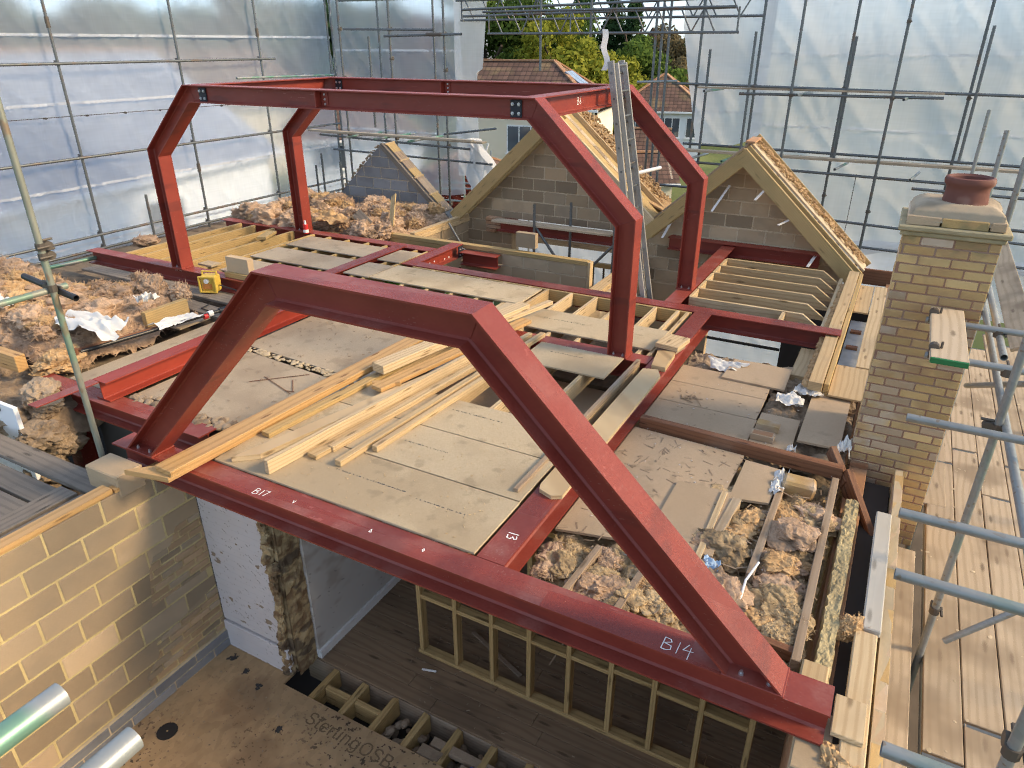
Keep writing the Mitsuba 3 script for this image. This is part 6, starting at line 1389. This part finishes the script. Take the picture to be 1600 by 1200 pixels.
# houses seen dimly through the left sheeting
house('orange roofed house seen dimly through the left sheeting, nearer one', (-38.0, 19.0), 9.0, 8.0, -0.6, 3.2, (0, 0), 'm_render_white', [(1, 2.6, -2.4, -1.2, 2), (5.5, 7.2, -2.4, -1.2, 2)], 1.05)
house('pale house seen dimly through the left sheeting, farther one', (-42.0, 33.0), 9.0, 8.0, -0.6, 3.0, (0, 1), 'm_render', [(1, 2.6, -2.4, -1.2, 2)], 0.9)
house('white walled house seen dimly through the far end of the left sheeting', (-27.0, 27.0), 6.5, 7.0, -1.2, 2.6, (1, 1), 'm_render_white', [(1, 2.6, -2.9, -1.7, 2)], 0.8)

house('neighbouring house, roof in painted blue shade, seen dimly just behind the left sheeting', (-17.5, 5.0), 14.0, 9.0, -0.3, 3.0, (0, 0), 'm_render_white', [(1, 2.6, -2.4, -1.2, 2), (8, 9.6, -2.4, -1.2, 2)], 1.75, roofm='m_roof_shade_blue')
def tree(label, p, h, r, mat, n=9000, shape='round', zb=-5.3, cat='tree', name='tree', trunk=True, ls=0.20, seed=0):
    g = np.random.default_rng(int(abs(p[0] * 31 + p[1] * 17)) + seed)
    t = thing(name, label, cat)
    base = np.array([p[0], p[1], zb])
    if trunk:
        ms = [join([bar(base, base + [0.1, 0, h * 0.6], 0.035 * h, 0.035 * h)])]
        for i in range(7):
            a = g.uniform(0, 6.28); z = h * g.uniform(0.25, 0.6)
            ms.append(bar(base + [0, 0, z], base + [math.cos(a) * r * 0.7, math.sin(a) * r * 0.7, z + h * 0.25], 0.014 * h, 0.014 * h))
        part(t, 'trunk', join(ms), 'm_bark')
    nc = 46 if shape != 'cone' else 70
    cs, rs_ = [], []
    for i in range(nc):
        if shape == 'cone':
            z = g.uniform(0.06, 0.99) ** 0.8; a = g.uniform(0, 6.28); rr = r * (1.03 - z) * g.uniform(0.5, 1.0)
            cs.append([math.cos(a) * rr, math.sin(a) * rr, h * z]); rs_.append(r * (0.14 + 0.22 * (1 - z)))
        else:
            d = g.normal(size=3); d /= np.linalg.norm(d); k = g.uniform(0.45, 0.95)
            cz = 0.60 if trunk else 0.5; hz = 0.40 if trunk else 0.46
            cs.append([d[0] * r * k, d[1] * r * k, h * (cz + d[2] * hz * k)]); rs_.append(r * g.uniform(0.18, 0.36))
    cs, rs_ = np.array(cs), np.array(rs_)
    w = rs_ ** 2 / (rs_ ** 2).sum()
    ci = g.choice(nc, n, p=w)
    d = g.normal(size=(n, 3)); d /= np.linalg.norm(d, axis=1)[:, None]
    c = cs[ci] + d * (rs_[ci] * g.uniform(0.55, 1.08, n))[:, None] * [1, 1, 0.8]
    u = g.normal(size=(n, 3)); u /= np.linalg.norm(u, axis=1)[:, None]
    nn = d + 0.7 * g.normal(size=(n, 3)); v2 = np.cross(nn, u); v2 /= np.linalg.norm(v2, axis=1)[:, None]; u2 = np.cross(v2, nn); u2 /= np.linalg.norm(u2, axis=1)[:, None]
    s = ls * g.uniform(0.5, 1.3, n)[:, None]
    q = np.stack([c - u2 * s, c - v2 * s * 0.55, c + u2 * s, c + v2 * s * 0.55], 1).reshape(-1, 3) + base
    f = (np.arange(n) * 4)[:, None] + np.array([0, 1, 2, 3])
    uv = np.repeat(np.stack([np.zeros(n), 10.0 * (ci + 100 * g.integers(0, 9, n)) + 5], 1), 4, 0)
    f = np.vstack([f[:, [0, 1, 2]], f[:, [0, 2, 3]]])
    part(t, 'crown', (q, f, uv), mat)
def at(px, py, D):                                          # compass direction of a far thing as seen from the camera, for this listing only
    return px, py
for lab, p, h, r, m, sh, n in (
    ('tall green broadleaf tree behind the left of the cream roof', (-32.5, 55.0), 12.9, 5.0, 'm_leaf', 'round', 14000),
    ('olive tree with pale top behind the middle of the cream roof', (-29.0, 58.5), 13.6, 5.0, 'm_leaf', 'round', 14000),
    ('yellow green tree above the solar panels', (-25.6, 55.0), 10.2, 4.2, 'm_leaf_yellow', 'round', 12000),
    ('bright yellow green tree between the cream roof and the ladder', (-22.6, 55.5), 8.2, 3.6, 'm_leaf_yellow', 'round', 10000),
    ('dark conifer behind the yellow green trees, left one', (-30.5, 71.0), 13.2, 3.6, 'm_leaf_dark', 'cone', 11000),
    ('dark conifer behind the yellow green trees, middle one', (-28.0, 73.0), 12.4, 3.6, 'm_leaf_dark', 'cone', 11000),
    ('dark conifer behind the yellow green trees, right one', (-25.6, 72.0), 12.0, 3.4, 'm_leaf_dark', 'cone', 11000),
    ('green tree just right of the ladder', (-21.3, 62.0), 8.8, 3.5, 'm_leaf', 'round', 9000),
    ('brown thinning tree right of the ladder', (-21.6, 74.0), 9.6, 3.8, 'm_leaf_brown', 'round', 10000),
    ('dark tall conifer at the right of the open gap', (-20.0, 78.0), 13.5, 3.0, 'm_leaf_dark', 'cone', 11000),
    ('reddish brown shrub tree above the white house roof', (-18.6, 66.0), 6.8, 2.6, 'm_leaf_brown', 'round', 7000),
    ('dark purple brown tree behind the edge of the left sheeting', (-36.0, 52.0), 10.5, 4.0, 'm_leaf_red', 'round', 10000),
    ('yellow green hedge tree behind the cream house', (-18.6, 46.5), 4.6, 2.2, 'm_leaf_yellow', 'round', 6000),
    ('far woodland tree on the skyline, left', (-46.0, 150.0), 9.0, 9.0, 'm_leaf_dark', 'round', 5000),
    ('far woodland tree on the skyline, right', (-36.0, 160.0), 10.0, 9.0, 'm_leaf', 'round', 5000)):
    tree(lab, p, h, r, m, n, sh, ls=0.22 if p[1] < 100 else 0.6)
for i, (x, y, h, r) in enumerate(((-62.0, 30.0, 13.0, 6.0), (-58.0, 40.0, 11.5, 6.0), (-60.0, 52.0, 11.0, 6.0), (-52.0, 50.0, 12.5, 6.0), (-44.0, 48.0, 12.0, 5.5), (-66.0, 24.0, 10.5, 5.5), (-47.0, 62.0, 11.0, 6.0))):
    tree(['dark tree dimly seen through the left sheeting, beside the first pole', 'dark tree dimly seen through the left sheeting, left of the middle', 'dark tree dimly seen low through the middle of the left sheeting', 'dark tree dimly seen through the left sheeting, right of the middle', 'dark tree dimly seen through the left sheeting near its far corner', 'dark tree dimly seen at the far left of the sheeting', 'dark tree dimly seen through the back left sheeting'][i], (x, y), h, r, 'm_leaf_dark', 8000, 'round', ls=0.5)
for lab, p, h, r, m in (('green climbing hedge low in the gap behind the ladder', (-7.0, 22.6), 3.4, 1.5, 'm_leaf'), ('leafy green bush low behind the two gables', (-5.6, 22.9), 4.0, 1.5, 'm_leaf'), ('yellow flecked bush left of the right gable', (-4.9, 23.4), 4.4, 1.3, 'm_leaf_yellow'),
                        ('green bush below the low white house', (-8.6, 24.5), 3.0, 1.5, 'm_leaf'), ('dark red leaved shrub under the torn sheeting', (-14.0, 20.8), 4.9, 2.0, 'm_leaf_red'), ('yellow green shrub at the foot of the middle gable rafter', (-9.2, 20.5), 3.6, 1.1, 'm_leaf_yellow'), ('ivy covered stump behind the corner of the left sheeting', (-12.2, 15.4), 6.0, 0.5, 'm_leaf')):
    tree(lab, p, h, r, m, 7000, 'round', cat='shrub', name='shrub', trunk=False, ls=0.10)

# small litter lying about on the decks
def litter(lab, n, x0, x1, y0, y1, z, mat, l=(0.006, 0.03), w=0.006):
    ms = []
    for i in range(n):
        x, y, a, L = rng.uniform(x0, x1), rng.uniform(y0, y1), rng.uniform(0, 6.28), rng.uniform(*l)
        ms.append(bar((x, y, z + 0.003), (x + L * math.cos(a), y + L * math.sin(a), z + 0.003 + rng.uniform(0, 0.004)), w * rng.uniform(0.5, 1.4), 0.004, b=0.0005))
    single('litter', lab, 'debris', join(ms), mat, kind='stuff')
litter('sawdust curls and small chips on the nearest new chipboard sheets', 260, -4.1, -1.95, 3.0, 4.7, 0.0185, 'm_pine', (0.004, 0.016), 0.004)
litter('wood chips and splinters on the old chipboard of the right floor', 90, -1.6, -0.72, 4.0, 6.9, -0.2015, 'm_wood_dusty', (0.006, 0.028), 0.005)
litter('splinters on the dusty chipboard under the nearest portal', 130, -6.1, -4.5, 3.8, 6.2, -0.205, 'm_wood_dusty', (0.008, 0.05), 0.006)
litter('plaster crumbs on the old chipboard of the right floor', 90, -1.6, 0.0, 3.9, 7.2, -0.201, 'm_plaster', (0.004, 0.016), 0.008)
litter('crumbs and splinters on the dark floorboards under the front beam', 320, -3.7, 0.0, 3.4, 5.5, -2.239, 'm_wood_dusty', (0.006, 0.035), 0.007)
litter('crumbs scattered on the brown speckled floor', 260, -4.6, -2.5, 1.6, 2.95, -2.239, 'm_rubble', (0.004, 0.014), 0.007)
litter('laths, splinters and plaster scraps among the right insulation', 260, -1.6, 0.02, 3.15, 5.3, -0.205, 'm_wood_dusty', (0.02, 0.11), 0.009)
